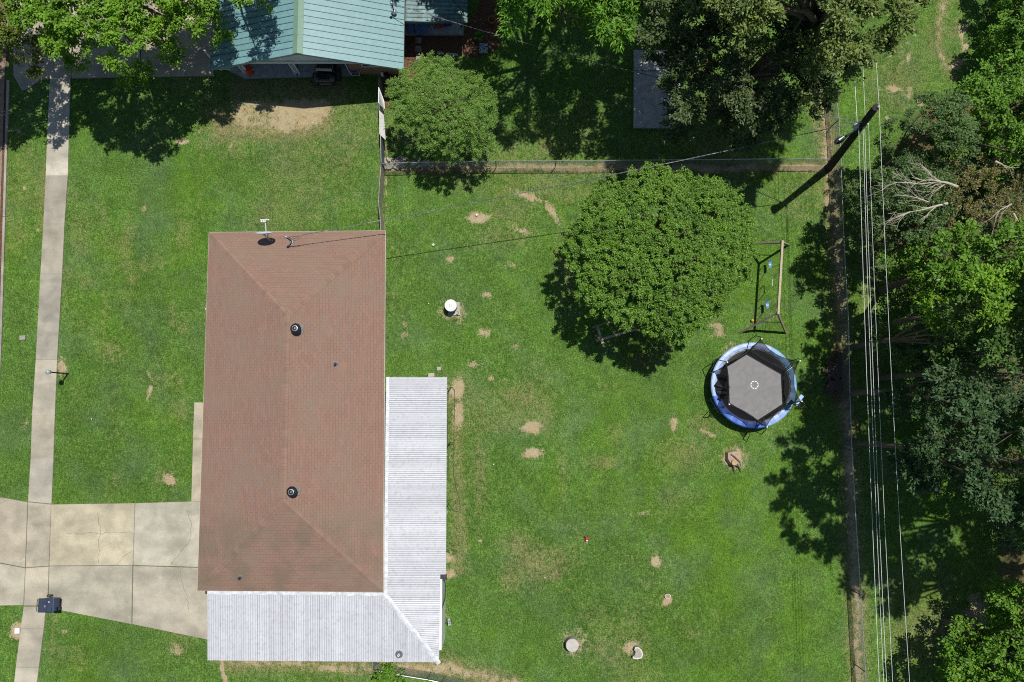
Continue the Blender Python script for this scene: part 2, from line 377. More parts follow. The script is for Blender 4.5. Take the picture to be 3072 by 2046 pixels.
    mul = mix(rng(noise(30, 6), 0.35, 0.66), (0.035, 0.018, 0.011), (0.21, 0.115, 0.07))
    g = mix(rng(mth('ADD', m1[2], mth('MULTIPLY', j, 0.35)), 0.42, 0.6), g, mul)
    L.new(g, p.inputs['Base Color'])
    b = N.new('ShaderNodeBump'); b.inputs['Strength'].default_value = 0.9; b.inputs['Distance'].default_value = 0.05
    L.new(blade, b.inputs['Height']); L.new(b.outputs[0], p.inputs['Normal'])
    return m
GR = ground_mat()
nx, ny = len(gx), len(gy)
z = (0.05 * (fbm(gX, gY, 0.25, 55, 3) - 0.5) + 0.02 * (fbm(gX, gY, 2.5, 56, 3) - 0.5)) - 0.02
far_ = np.clip((np.hypot(gX, gY) - 45) / 100, 0, 1); z = z * (1 - far_) - 0.02 * far_
zero = np.zeros_like(z)
I, J = np.meshgrid(np.arange(nx - 1), np.arange(ny - 1)); k0 = (J * nx + I).ravel()
# leave the fine cells only: everything beyond the fine patch stays one coarse sheet
inf = np.hypot(gX, gY) < 60
m1c = np.stack([np.clip(dry, 0, 1), np.clip(dirt, 0, 1), np.clip(mulch, 0, 1), zero + 1], 1) * np.where(inf, 1, 0)[:, None]
m2c = np.stack([np.clip(lush, 0, 1), np.clip(litter, 0, 1), deep, zero + 1], 1) * np.where(inf, 1, 0)[:, None]
ground = np_mesh('ground', np.stack([gX, gY, z], 1), np.stack([k0, k0 + 1, k0 + 1 + nx, k0 + nx], 1), GR, col={'m1': m1c, 'm2': m2c}, smooth=True)
tag(ground, 'patchy green lawn with bare sandy spots around the houses', kind='structure')

# ------------------------------------------------------------------ shared materials
def conc_mat():
    m = mat('concrete', (0.375, 0.352, 0.290), (0.300, 0.284, 0.238), rough=0.9, ns=1.1, bump=0.3, bs=70, tint=True, c3=(0.335, 0.318, 0.270), ns2=16, lo=0.42, hi=0.60)
    nt = m.node_tree; N = nt.nodes; L = nt.links; p = N['Principled BSDF']; src = p.inputs['Base Color'].links[0].from_socket; geo = [n for n in N if n.type == 'NEW_GEOMETRY'][0]
    def mulp(prev, sc, st, a, b_, lo, hi, rot=0.0):
        mp = N.new('ShaderNodeMapping'); mp.inputs['Scale'].default_value = st; mp.inputs['Rotation'].default_value = (0, 0, rot); L.new(geo.outputs['Position'], mp.inputs[0])
        n = N.new('ShaderNodeTexNoise'); n.inputs['Scale'].default_value = sc; n.inputs['Detail'].default_value = 6; L.new(mp.outputs[0], n.inputs[0])
        r = N.new('ShaderNodeMapRange'); r.inputs[1].default_value = lo; r.inputs[2].default_value = hi; r.inputs[3].default_value = a; r.inputs[4].default_value = b_; L.new(n.outputs[0], r.inputs[0])
        v = N.new('ShaderNodeVectorMath'); v.operation = 'SCALE'; L.new(prev, v.inputs[0]); L.new(r.outputs[0], v.inputs[3]); return v.outputs[0]
    c = mulp(src, 0.8, (1, 1, 1), 1.03, 0.86, 0.50, 0.64, 0)          # weather stains
    c = mulp(c, 0.9, (0.35, 1.1, 1), 0.90, 1.10, 0.40, 0.60, -0.6)     # drag marks
    c = mulp(c, 34, (1, 1, 1), 0.86, 1.12, 0.35, 0.65)                 # grit
    L.new(c, p.inputs['Base Color']); return m
CONC = conc_mat()
CONC2 = mat('old_concrete', (0.36, 0.345, 0.31), (0.24, 0.23, 0.21), rough=0.92, ns=3, bump=0.4, bs=50, tint=True, c3=(0.18, 0.17, 0.15), ns2=20)
WHITE = mat('white_paint', (0.78, 0.78, 0.77), (0.70, 0.70, 0.69), rough=0.5)
GALV = mat('galvanised_steel', (0.50, 0.52, 0.54), (0.38, 0.40, 0.42), rough=0.35, metal=0.7, ns=8)
GALVD = mat('dull_wire', (0.34, 0.35, 0.36), (0.22, 0.23, 0.24), rough=0.5, metal=0.5, ns=8)
BLACKM = mat('black_metal', (0.018, 0.018, 0.020), (0.03, 0.03, 0.032), rough=0.45)
BLACKP = mat('black_plastic', (0.022, 0.022, 0.025), (0.035, 0.035, 0.04), rough=0.55)
WOOD = mat('weathered_wood', (0.33, 0.27, 0.20), (0.20, 0.165, 0.125), rough=0.85, ns=14, stretch=(1, 1, 1), bump=0.3)
PWOOD = mat('treated_pine', (0.44, 0.37, 0.26), (0.33, 0.275, 0.19), rough=0.75, ns=10)
DWOOD = mat('dark_wood', (0.10, 0.075, 0.055), (0.06, 0.045, 0.033), rough=0.85, ns=10, bump=0.3)
BARK = mat('bark', (0.16, 0.125, 0.09), (0.085, 0.065, 0.048), rough=0.95, ns=9, bump=0.8, bs=18)
PBARK = mat('pale_bark', (0.42, 0.37, 0.29), (0.27, 0.235, 0.18), rough=0.9, ns=9, bump=0.5, bs=18)
BRICK = mat('brick', (0.36, 0.17, 0.10), (0.26, 0.12, 0.075), rough=0.9, ns=7, stretch=(1, 1, 4), c3=(0.42, 0.34, 0.27), ns2=16)
GLASS = mat('window_glass', (0.03, 0.04, 0.05), rough=0.08, spec=0.8)

def slab(name, quads, m, z0, z1, tints=None, gap=0.006, label=None, crack=None):
    """quads: lists of photo-pixel corners, each shrunk by a joint gap"""
    b = MB()
    for i, q in enumerate(quads):
        P = [W(x, y, z1) for x, y in q]; c = sum(P, Vector()) / len(P)
        P = [c + (p - c) * (1 - gap / max(0.3, (p - c).length) * 1.2) for p in P]
        b.tint = tints[i] if tints else (1, 1, 1)
        b.prism([(p.x, p.y) for p in P], z0, z1)
        P2 = [c + (p - c) * (1 + .025 / max(.3, (p - c).length)) for p in P]; tt_ = b.tint; b.tint = tuple(x * .74 for x in tt_); b.prism([(p.x, p.y) for p in P2], z0 - .02, z1 - .012 - .0007 * i); b.tint = tt_
    for ck in (crack or []):
        b.tint = (0.62, 0.58, 0.52)
        for a, c2 in zip(ck[:-1], ck[1:]):
            A = W(*a, z1 + .004); B = W(*c2, z1 + .004); d = (B - A).normalized(); n = Vector((-d.y, d.x, 0)) * 0.011
            b.quad(A - n, B - n, B + n, A + n)
    o = b.build(name, m); tag(o, label, kind='structure'); return o
random.seed(4)
def wig(pts, n=5, amp=4):
    out = [pts[0]]
    for a, b in zip(pts[:-1], pts[1:]):
        for k in range(1, n + 1):
            t = k / n; out.append((a[0] + (b[0] - a[0]) * t + (random.uniform(-amp, amp) if k < n else 0), a[1] + (b[1] - a[1]) * t + (random.uniform(-amp, amp) if k < n else 0)))
    return out
# pavement
Ls = [(150, 233), (143, 370), (137, 527), (130, 672), (121, 822), (107, 1079), (96, 1245), (92, 1371), (84, 1504)]
Rs = [(211, 233), (207, 370), (203, 527), (193, 672), (186, 822), (171, 1079), (164, 1245), (160, 1371), (154, 1511)]
qs = [[Ls[i], Rs[i], Rs[i + 1], Ls[i + 1]] for i in range(8)]
ti = [(1.22, 1.20, 1.16), (1.28, 1.27, 1.24), (0.86, 0.84, 0.82), (0.88, 0.86, 0.80), (0.86, 0.85, 0.84), (1.0, 0.97, 0.92), (0.97, 0.94, 0.88), (0.93, 0.92, 0.92)]
L2 = [(71, 1820), (62, 1885), (47, 2003), (36, 2110)]; R2 = [(137, 1820), (131, 1885), (116, 2003), (102, 2110)]
qs += [[L2[i], R2[i], R2[i + 1], L2[i + 1]] for i in range(3)]; ti += [(1.0, .97, .9), (.97, .95, .9), (1.06, 1.04, 1.0)]
slab('pavement', qs, CONC, -0.08, 0.035, ti, label='pale concrete footpath running past the front lawn')
# driveway
dq = [[(-60, 1480), (0, 1492), (82, 1507), (75, 1702), (-60, 1676)], [(-60, 1680), (75, 1705), (70, 1815), (-60, 1817)],
      [(84, 1507), (153, 1514), (146, 1697), (77, 1702)], [(77, 1705), (146, 1700), (143, 1780), (138, 1817), (72, 1816)],
      [(154, 1514), (404, 1510), (398, 1695), (148, 1697)], [(148, 1699), (397, 1697), (394, 1872), (180, 1830), (145, 1826)],
      [(406, 1510), (640, 1503), (640, 1702), (400, 1695)], [(400, 1698), (640, 1705), (640, 1922), (397, 1872)]]
dt = [(1.0, .95, .87), (1.06, 1.05, .98), (.98, .94, .87), (1.1, 1.06, .98), (1.14, 1.09, .94), (.99, .98, .92), (1.10, 1.10, 1.06), (1.0, .98, .93)]
cr = [wig([(294, 1540), (301, 1590), (296, 1640), (294, 1690)]), wig([(200, 1602), (296, 1601), (340, 1596), (398, 1600)]), wig([(352, 1694), (370, 1670), (396, 1654)], 4, 2),
      wig([(563, 1530), (574, 1580), (570, 1625), (520, 1680), (512, 1694)], 4, 3), wig([(540, 1704), (545, 1745), (562, 1790), (566, 1830)], 4, 4), wig([(0, 1510), (20, 1500)], 2, 2), wig([(60, 1680), (74, 1668)], 3, 2)]
slab('driveway', dq, CONC, -0.09, 0.045, dt, label='pale concrete driveway in front of the red roofed house', crack=cr)
slab('path', [[(583, 1208), (640, 1208), (640, 1316), (579, 1316)], [(579, 1318), (640, 1318), (640, 1502), (574, 1505)]], CONC, -0.07, 0.05, [(1.08, 1.03, .93), (1.05, 1.0, .9)], label='narrow concrete walk beside the red roofed house')
# neighbouring driveway, carport floor, porch floor
nd = [[(-80, -80), (40, -80), (40, 225), (66, 272), (90, 262), (120, 240), (148, 234), (148, 236), (213, 235), (213, -80)][2:] + [(40, -80)],
      [(215, -80), (215, 234), (420, 231), (420, -80)], [(423, -80), (423, 231), (640, 227), (640, -80)]]
slab('driveway', nd, CONC, -0.09, 0.03, [(1.0, .96, .9), (.98, .94, .88), (.95, .88, .8)], label='neighbouring concrete driveway in the shade of the oak')
slab('carport_floor', [[(642, 190), (684, 210), (733, 234), (890, 230), (890, -60), (642, -60)], [(893, 230), (1056, 226), (1056, -60), (893, -60)]], CONC2, -0.05, 0.06, [(1.15, 1.2, 1.25)] * 2, label='grey concrete carport floor under the green roof')
slab('porch_floor', [[(1214, -60), (1390, -60), (1390, 103), (1214, 103)]], CONC2, -0.05, 0.10, [(1.35, 1.4, 1.5)], label='grey porch floor below the dark ribbed roof')
slab('concrete_pad', [[(1902, 150), (2040, 150), (2040, 211), (1902, 211)], [(1902, 214), (2040, 214), (2040, 383), (1901, 383)]], CONC2, -0.02, 0.09, [(1.3, 1.32, 1.4)] * 2, label='grey concrete pad half hidden by the dark oak')
# kerb and road along the left edge
ASPH = mat('asphalt', (0.075, 0.070, 0.066), (0.05, 0.047, 0.045), rough=0.95, ns=3, bump=0.4)
GUT = mat('gutter_grit', (0.25, 0.20, 0.14), (0.16, 0.115, 0.08), rough=0.95, ns=5, bump=0.4, c3=(0.34, 0.26, 0.18), ns2=22)
kl = [(27, 240), (22, 400), (15, 650), (5, 1000), (-8, 1300), (-16, 1478)]
b = MB()
for a, c in zip(kl[:-1], kl[1:]):
    A, B = W(*a, 0.06), W(*c, 0.06); b.tint = (random.uniform(.8, .95),) * 3
    b.prism([(A.x - .13, A.y), (A.x, A.y), (B.x, B.y + .02), (B.x - .13, B.y + .02)], -0.15, 0.06)
tag(b.build('kerb', CONC), 'low concrete kerb at the left edge of the lawn', kind='structure')
b = MB(); A, B = W(20, 240, 0), W(-18, 1480, 0); b.prism([(A.x - .12, A.y + 12), (A.x - .12, A.y), (B.x - .12, B.y), (B.x - .9, B.y), (A.x - .9, A.y + 12)], -0.1, 0.012)
tag(b.build('gutter', GUT), 'brown gritty gutter beside the kerb', kind='structure')
b = MB(); b.prism([(A.x - .92, A.y + 40), (B.x - .92, B.y - 60), (B.x - 9, B.y - 60), (A.x - 9, A.y + 40)], -0.1, 0.008)
tag(b.build('road', ASPH), 'asphalt street beyond the kerb', kind='structure')

# ------------------------------------------------------------------ red roofed house
def shingle_mat(name, c1, c2, c3):
    m = bpy.data.materials.new(name); m.use_nodes = True
    nt = m.node_tree; N = nt.nodes; L = nt.links; p = N['Principled BSDF']; p.inputs['Roughness'].default_value = 0.92; p.inputs['Specular IOR Level'].default_value = 0.25
    uv = N.new('ShaderNodeUVMap'); geo = N.new('ShaderNodeNewGeometry')
    br = N.new('ShaderNodeTexBrick'); L.new(uv.outputs[0], br.inputs[0])
    br.inputs['Scale'].default_value = 1.0; br.inputs['Brick Width'].default_value = 0.31; br.inputs['Row Height'].default_value = 0.142
    br.inputs['Mortar Size'].default_value = 0.007; br.inputs['Mortar Smooth'].default_value = 0.4; br.offset = 0.5
    br.inputs['Color1'].default_value = (*c1, 1); br.inputs['Color2'].default_value = (*c2, 1); br.inputs['Mortar'].default_value = (c1[0] * .68, c1[1] * .64, c1[2] * .62, 1)
    br.inputs['Bias'].default_value = 0.1
    def noise(sc, src, det=4):
        n = N.new('ShaderNodeTexNoise'); n.inputs['Scale'].default_value = sc; n.inputs['Detail'].default_value = det; L.new(src, n.inputs['Vector']); return n.outputs[0]
    def mix(f, a, b_, mode='MIX'):
        x = N.new('ShaderNodeMix'); x.data_type = 'RGBA'; x.blend_type = mode
        if isinstance(f, float): x.inputs[0].default_value = f
        else: L.new(f, x.inputs[0])
        for i, q in ((6, a), (7, b_)):
            if isinstance(q, tuple): x.inputs[i].default_value = (*q, 1)
            else: L.new(q, x.inputs[i])
        return x.outputs[2]
    def rng(o, a, b_, c=0.0, d=1.0):
        r = N.new('ShaderNodeMapRange'); r.inputs[1].default_value = a; r.inputs[2].default_value = b_; r.inputs[3].default_value = c; r.inputs[4].default_value = d; L.new(o, r.inputs[0]); return r.outputs[0]
    col = mix(rng(noise(0.55, geo.outputs['Position'], 5), 0.42, 0.68, 0, 0.7), br.outputs[0], c3)
    # odd greyish single shingles
    vo = N.new('ShaderNodeTexVoronoi'); vo.inputs['Scale'].default_value = 1.0
    mp = N.new('ShaderNodeMapping'); mp.inputs['Scale'].default_value = (2.2, 7.0, 1); L.new(uv.outputs[0], mp.inputs[0]); L.new(mp.outputs[0], vo.inputs[0])
    sc = N.new('ShaderNodeSeparateColor'); L.new(vo.outputs['Color'], sc.inputs[0])
    col = mix(rng(sc.outputs[0], 0.86, 0.97, 0, 0.35), col, (0.20, 0.165, 0.15))
    col = mix(rng(sc.outputs[1], 0.85, 0.99, 0, 0.30), col, (0.30, 0.165, 0.13))
    if True:
        sx = N.new('ShaderNodeSeparateXYZ'); L.new(geo.outputs['Position'], sx.inputs[0])
        my = rng(sx.outputs[1], RS.y - .3, RS.y - 1.8); mx = rng(noise(0.8, geo.outputs['Position'], 4), 0.44, 0.62)
        mm = N.new('ShaderNodeMath'); mm.operation = 'MULTIPLY'; L.new(my, mm.inputs[0]); L.new(mx, mm.inputs[1]); m3 = N.new('ShaderNodeMath'); m3.operation = 'MULTIPLY'; L.new(mm.outputs[0], m3.inputs[0]); m3.inputs[1].default_value = 0.5
        col = mix(m3.outputs[0], col, (0.13, 0.115, 0.075))
    a = N.new('ShaderNodeAttribute'); a.attribute_name = 'tint'; col = mix(1.0, col, a.outputs[0], 'MULTIPLY')
    g = rng(noise(30, geo.outputs['Position'], 3), 0.3, 0.7, 0.86, 1.12)
    v = N.new('ShaderNodeVectorMath'); v.operation = 'SCALE'; L.new(col, v.inputs[0]); L.new(g, v.inputs[3])
    L.new(v.outputs[0], p.inputs['Base Color'])
    b_ = N.new('ShaderNodeBump'); b_.inputs['Strength'].default_value = 0.5; b_.inputs['Distance'].default_value = 0.01; L.new(br.outputs['Fac'], b_.inputs['Height']); b_.invert = True
    L.new(b_.outputs[0], p.inputs['Normal'])
    return m
SOFF = mat('cream_trim', (0.62, 0.57, 0.48), rough=0.6)
EH = 2.65; RH = EH + 1.45
NW, NE, SE, SW = [W(x, y, EH) for x, y in ((627, 697), (1156, 692), (1149, 1776), (592, 1772))]
def hip(a, b_, c, d, ins):
    n = (a + b_) / 2; s = (c + d) / 2; ax = (s - n).normalized()
    R1 = n + ax * ins; R2 = s - ax * ins; R1.z = R2.z = RH; return R1, R2
RN, RS = hip(NW, NE, SE, SW, (NE - NW).length / 2)
SHING = shingle_mat('red_shingle', (0.248, 0.155, 0.116), (0.220, 0.137, 0.105), (0.215, 0.158, 0.117))
house = thing('brick_house', ((NW + SE) / 2 - Vector((0, 0, EH))), 'brick house with a reddish brown shingle hip roof, left of centre', 'house')
b = MB()
def roofface(pts):
    p0, p1 = Vector(pts[0]), Vector(pts[1]); u = (p1 - p0).normalized()
    nrm = u.cross(Vector(pts[-1]) - p0).normalized(); v = nrm.cross(u)
    uvs = [((Vector(p) - p0).dot(u), (Vector(p) - p0).dot(v)) for p in pts]
    b.add(pts, [tuple(range(len(pts)))], uvs)
for f in ([SW, SE, RS], [SE, NE, RN, RS], [NE, NW, RN], [NW, SW, RS, RN]): roofface(f)
roof = b.build('roof', SHING, house)
b = MB()
for A, B in ((RN, RS), (NW, RN), (NE, RN), (SE, RS), (SW, RS)):
    if (A, B) != (RN, RS): A = A + (B - A).normalized() * .16
    n = max(2, int((B - A).length / 0.28)); d = (B - A).normalized(); side = d.cross(Vector((0, 0, 1))).normalized(); up = side.cross(d)
    for k in range(n):
        p = A + (B - A) * (k / n); q = A + (B - A) * ((k + 1.15) / n); q = q if (q - A).length < (B - A).length else B
        t = random.uniform(.92, 1.08); b.tint = (t, t, t)
        for s_ in (-1, 1):
            dn = 0.05
            v = [p + up * .032, q + up * .018, q + side * s_ * .15 + up * (.018 - dn), p + side * s_ * .15 + up * (.032 - dn)]
            if s_ < 0: v = v[::-1]
            b.add(v, [(0, 1, 2, 3)], [(0, 0), (.29, 0), (.29, .13), (0, .13)])
b.build('ridge_cap', SHING, roof)
b = MB(); C4 = [NW, SW, SE, NE]
for i in range(4):
    A, B = C4[i], C4[(i + 1) % 4]; m_ = Vector((0, 0, -.10)); b.bar(A + m_, B + m_, .03, .17)
b.build('fascia', SOFF, house)
b = MB(); cxh = sum(C4, Vector()) / 4
inn = [cxh + Vector(((p.x - cxh.x) * (1 - .5 / abs(p.x - cxh.x)), (p.y - cxh.y) * (1 - .5 / abs(p.y - cxh.y)), 0)) for p in C4]
b.plate([p - Vector((0, 0, .16)) for p in C4][::-1], .02); b.build('soffit', SOFF, house)
b = MB(); b.prism([(p.x, p.y) for p in inn], -0.1, EH - .19); wallo = b.build('wall', BRICK, house)
def opening(name, p, q, z0, z1, parent, sillm=WHITE, glassm=GLASS, fname='frame', pname='pane', out=0.03):
    """window or door on a wall line p->q (outward side right of p->q)"""
    p, q = Vector((p[0], p[1], 0)), Vector((q[0], q[1], 0)); u = (q - p).normalized(); n = Vector((u.y, -u.x, 0))
    L_ = (q - p).length; c = (p + q) / 2
    f = MB()
    for (a, e) in (((0, z0), (L_, z0)), ((0, z1), (L_, z1))): f.bar(p + u * a[0] + n * out + Vector((0, 0, a[1])), p + u * e[0] + n * out + Vector((0, 0, e[1])), .06, .07)
    for a in (0, L_ / 2, L_): f.bar(p + u * a + n * out + Vector((0, 0, z0)), p + u * a + n * out + Vector((0, 0, z1)), .05, .06)
    fr = f.build(name, sillm, parent)
    g = MB(); g.box(c + n * (out * .4) + Vector((0, 0, (z0 + z1) / 2)), (L_, .02, z1 - z0), math.atan2(u.y, u.x)); g.build(pname, glassm, fr)
    return fr
iNW, iSW, iSE, iNE = inn
def along(a, b_, s, e): return (a + (b_ - a) * s, a + (b_ - a) * e)
for s in (.12, .3, .72): A, B = along(iSE, iNE, s, s + .07); opening('window', B, A, .9, 2.0, house)
for s in (.2, .45, .8): A, B = along(iNW, iSW, s, s + .08); opening('window', B, A, .9, 2.0, house)
A, B = along(iNW, iSW, .58, .58 + .055); b = MB(); c = (A + B) / 2; b.box(Vector((c.x - .02, c.y, 1.08)), (.05, .95, 2.1)); dr = b.build('door', DWOOD, house)
b = MB(); b.tube([Vector((c.x - .08, c.y - .35, 1.0)), Vector((c.x - .08, c.y - .35, 1.12))], .015); b.build('handle', GALV, dr)
def roofz(x, y):
    """height of the shingle roof above a plan point"""
    best = 1e9
    for f in ([SW, SE, RS], [SE, NE, RN], [NE, NW, RN], [NW, SW, RS]):
        n = (f[1] - f[0]).cross(f[2] - f[0]); best = min(best, f[0].z - (n.x * (x - f[0].x) + n.y * (y - f[0].y)) / n.z)
    return best
def onroof(px, py):
    zz = 3.2
    for _ in range(6): p = W(px, py, zz); zz = roofz(p.x, p.y)
    return W(px, py, zz)
DULLG = mat('weathered_flashing', (.20, .19, .18), (.13, .125, .12), rough=.7, ns=9)
TURB = mat('turbine_aluminium', (0.02, 0.022, 0.025), (0.035, 0.037, 0.04), rough=0.4, metal=0.5, ns=10)
for (bx, by) in ((893, 988), (882, 1473)):
    p = onroof(bx, by)
    b = MB(); b.lathe([(.24, -.12), (.22, .02), (.16, .06), (.15, .22)], p, 20); b.box(p + Vector((.06, 0, .02)), (.46, .44, .03), 0, Vector((1, 0, -.28 if bx else 0)), Vector((.28, 0, 1)))
    tv = b.build('turbine_vent', DULLG, house, smooth=False); tv['label'] = 'upper of the two turbine vents on the ridge' if by < 1200 else 'lower of the two turbine vents on the ridge'
    b = MB(); c = p + Vector((0, 0, .22))
    for k in range(24):
        a0 = 2 * math.pi * k / 24; a1 = a0 + .30
        prof = [(.16, 0), (.245, .06), (.27, .14), (.24, .23), (.13, .30)]
        vs = []; fs = []
        for (r, zz) in prof:
            vs += [c + Vector((math.cos(a0) * r, math.sin(a0) * r, zz)), c + Vector((math.cos(a1) * (r * .93), math.sin(a1) * (r * .93), zz))]
        for i in range(4): fs.append((2 * i, 2 * i + 1, 2 * i + 3, 2 * i + 2))
        b.add(vs, fs)
    b.lathe([(.0, .02), (.2, .05), (.21, .15), (.12, .27), (0, .28)], c, 20, cap=False); b.build('turbine_head', TURB, tv)
    b = MB(); b.lathe([(.138, .285), (.14, .303), (.118, .306), (.115, .297)], c, 24, cap=False); b.lathe([(.025, .29), (.025, .315), (.0, .32)], c, 12, cap=False)
    b.build('cap_ring', GALV, tv)
for (bx, by) in ((1008, 1092), (722, 1732)):
    p = onroof(bx, by); b = MB(); b.tube([p - Vector((0, 0, .1)), p + Vector((0, 0, .32))], .055, 14); vp = b.build('vent_pipe', BLACKP, house)
    vp['label'] = 'small vent pipe on the right slope' if bx > 900 else 'small vent pipe low on the left of the lower slope'
    nrm = Vector((.3, 0, 1)) if bx > 900 else Vector((0, -.3, 1))
    b = MB(); b.box(p + nrm.normalized() * .015, (.26, .28, .012), 0, Vector((1, 0, -nrm.x)), nrm); b.lathe([(.11, 0), (.07, .1)], p, 14); b.build('flashing', DULLG, vp)

# ------------------------------------------------------------------ white corrugated porch roof (L shaped lean-to)
def corr_mat(name, c, c2):
    m = mat(name, c, c2, rough=0.45, metal=0.0, ns=1.3, tint=True, c3=(c[0] * .8, c[1] * .8, c[2] * .78), ns2=6, spec=0.5); return m
WROOF = corr_mat('white_corrugated', (0.56, 0.575, 0.61), (0.52, 0.53, 0.57))
porch = thing('porch_roof', W(1250, 1600, 0), 'white corrugated metal porch roof wrapping the right and lower sides of the brick house', 'porch roof')
def corrugated(b, A, B, C, D, pitch, amp, clip=None, tints=None):
    """sheet from edge A->B (top) to D->C (bottom); ribs run A->D and repeat along A->B"""
    L_ = (B - A).length; n = int(L_ / pitch) * 6; nrm = (B - A).cross(D - A).normalized()
    if nrm.z < 0: nrm = -nrm
    base_i = len(b.v)
    vs = []; fs = []; tt = []
    for i in range(n + 1):
        t = i / n; o = nrm * (amp * math.cos(2 * math.pi * t * L_ / pitch))
        p = A + (B - A) * t + o; q = D + (C - D) * t + o
        if clip: p, q = clip(p, q, t)
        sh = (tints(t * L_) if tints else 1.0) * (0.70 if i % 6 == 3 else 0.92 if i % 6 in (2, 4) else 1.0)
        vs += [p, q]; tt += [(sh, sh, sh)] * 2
        if i: fs.append((2 * i - 2, 2 * i - 1, 2 * i + 1, 2 * i))
    b.add(vs, fs)
    for k, c in enumerate(tt): b.t[base_i + k] = c
rw = random.Random(3); tb = [rw.uniform(.93, 1.03) for _ in range(400)]
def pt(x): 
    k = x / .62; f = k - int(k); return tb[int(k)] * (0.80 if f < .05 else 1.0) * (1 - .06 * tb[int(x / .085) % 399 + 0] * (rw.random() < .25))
hE, hL = 2.52, 2.18
a1, a2, a3, a4 = W(1158, 1131, hE), W(1341, 1131, hL), W(1338, 1723, hL), W(1151, 1723, hE)
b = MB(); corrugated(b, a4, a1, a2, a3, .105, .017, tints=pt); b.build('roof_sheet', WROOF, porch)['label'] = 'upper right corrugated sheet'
c0, c1 = W(1152, 1782, hE), W(1318, 1990, hL - .02)
b5, b6 = W(1151, 1723, hE), W(1321, 1723, hL)
b = MB()
def clip1(p, q, t):
    # p at the inner (house) side, q at the outer eave: cut along the diagonal c0->c1
    if p.y < c0.y:
        s = min(1.0, max(0.0, (c0.y - p.y) / (c0.y - c1.y))); d = c0 + (c1 - c0) * s
        p = Vector((d.x, p.y, p.z + (q.z - p.z) * ((d.x - p.x) / max(.01, q.x - p.x))))
    return p, q
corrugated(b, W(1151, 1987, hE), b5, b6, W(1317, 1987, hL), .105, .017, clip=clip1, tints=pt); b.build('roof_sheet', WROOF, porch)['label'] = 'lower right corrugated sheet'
b = MB(); e0, e1, e2, e3 = W(622, 1780, hE), W(1317, 1784, hE), W(1317, 1987, hL), W(623, 1981, hL)
def clip2(p, q, t):
    if p.x > c0.x:
        s = min(1.0, (p.x - c0.x) / (c1.x - c0.x)); d = c0 + (c1 - c0) * s
        p = Vector((p.x, max(d.y, q.y), q.z + (p.z - q.z) * max(0, (d.y - q.y) / (p.y - q.y))))
    return p, q
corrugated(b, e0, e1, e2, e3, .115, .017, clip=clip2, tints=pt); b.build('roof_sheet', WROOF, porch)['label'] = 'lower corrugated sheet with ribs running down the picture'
b = MB(); rw2 = random.Random(5)
PATCH = mat('sealant_white', (0.62, 0.64, 0.66), (0.42, 0.44, 0.46), rough=0.6, ns=5, bump=0.6, bs=9)
d = (c1 - c0); n = 26; prev = None
for k in range(n + 1):
    p = c0 + d * (k / n) + Vector((0, 0, .03)); w_ = .13 + rw2.uniform(-.02, .03); s_ = Vector((d.y, -d.x, 0)).normalized() * w_
    row = (p - s_ - Vector((0, 0, .012)), p + Vector((0, 0, .015)), p + s_ - Vector((0, 0, .012)))
    if prev: b.quad(prev[0], prev[1], row[1], row[0]); b.quad(prev[1], prev[2], row[2], row[1])
    prev = row
b.build('hip_flashing', PATCH, porch)
b = MB()
def strip(A, B, w1, w2, n=40, dz=.028):
    prev = None; d = (B - A); s_ = Vector((d.y, -d.x, 0)).normalized()
    for k in range(n + 1):
        p = A + d * (k / n) + Vector((0, 0, dz)); j = rw2.uniform(-.025, .03); row = (p - s_ * w1, p + s_ * (w2 + j) - Vector((0, 0, .012)))
        if prev: b.quad(prev[0], prev[1], row[1], row[0])
        prev = row
strip(W(1157, 1780, hE), W(1163, 1131, hE), .06, .09); strip(W(622, 1777, hE), W(1152, 1782, hE), .08, .08)
b.build('wall_flashing', PATCH, porch)
b = MB(); b.bar(e3 + Vector((.05, .12, -.1)), e2 + Vector((-.3, .12, -.1)), .09, .14); b.bar(a2 + Vector((-.12, -.05, -.1)), a3 + Vector((-.12, .05, -.1)), .09, .14); b.build('beam', WHITE, porch)
for (px, py) in ((1333, 1160), (1333, 1370), (1333, 1550), (1332, 1700)):
    p = W(px, py, hL - .15); b = MB(); b.box(Vector((p.x, p.y, hL / 2 - .1)), (.07, .07, hL - .14)); b.build('post', WHITE, porch)
for px in (640, 860):
    p = W(px, 1968, hL - .15); b = MB(); b.box(Vector((p.x, p.y, hL / 2 - .1)), (.09, .09, hL - .14)); b.build('post', WHITE, porch)
# enclosed corner room with white siding
q1, q2, q3 = W(1324, 1735, 1.0), W(1322, 1955, 1.0), W(1160, 1955, 1.0)
b = MB(); x1 = W(1326, 1800, 2.05).x; y1 = W(1300, 1737, 2.05).y; y2 = W(1300, 1950, 2.05).y; x0 = W(1165, 1800, 1).x
b.prism([(x0, y2), (x1, y2), (x1, y1), (x0, y1)], -0.1, 2.08); b.build('wall', WHITE, porch)
p = W(1197, 1963, hL + .05); b = MB(); b.lathe([(.2, -.03), (.19, .02), (.09, .03)], p, 9); b.build('vent_flashing', mat('dark_sealant', (.11, .11, .115), rough=.8), porch)
b = MB(); b.lathe([(.055, 0), (.055, .2), (.035, .2), (.035, .05)], p, 14, cap=False); vp = b.build('vent_pipe', WHITE, porch)
b = MB(); A = W(1331, 1731, 2.0); b.box(A, (.32, .3, .14)); b.build('junction_box', BLACKP, porch)
p = W(620, 1777, 2.45); b = MB(); b.box(p + Vector((-.03, .04, -.1)), (.1, .24, .16)); b.build('gutter_outlet', BLACKP, porch)
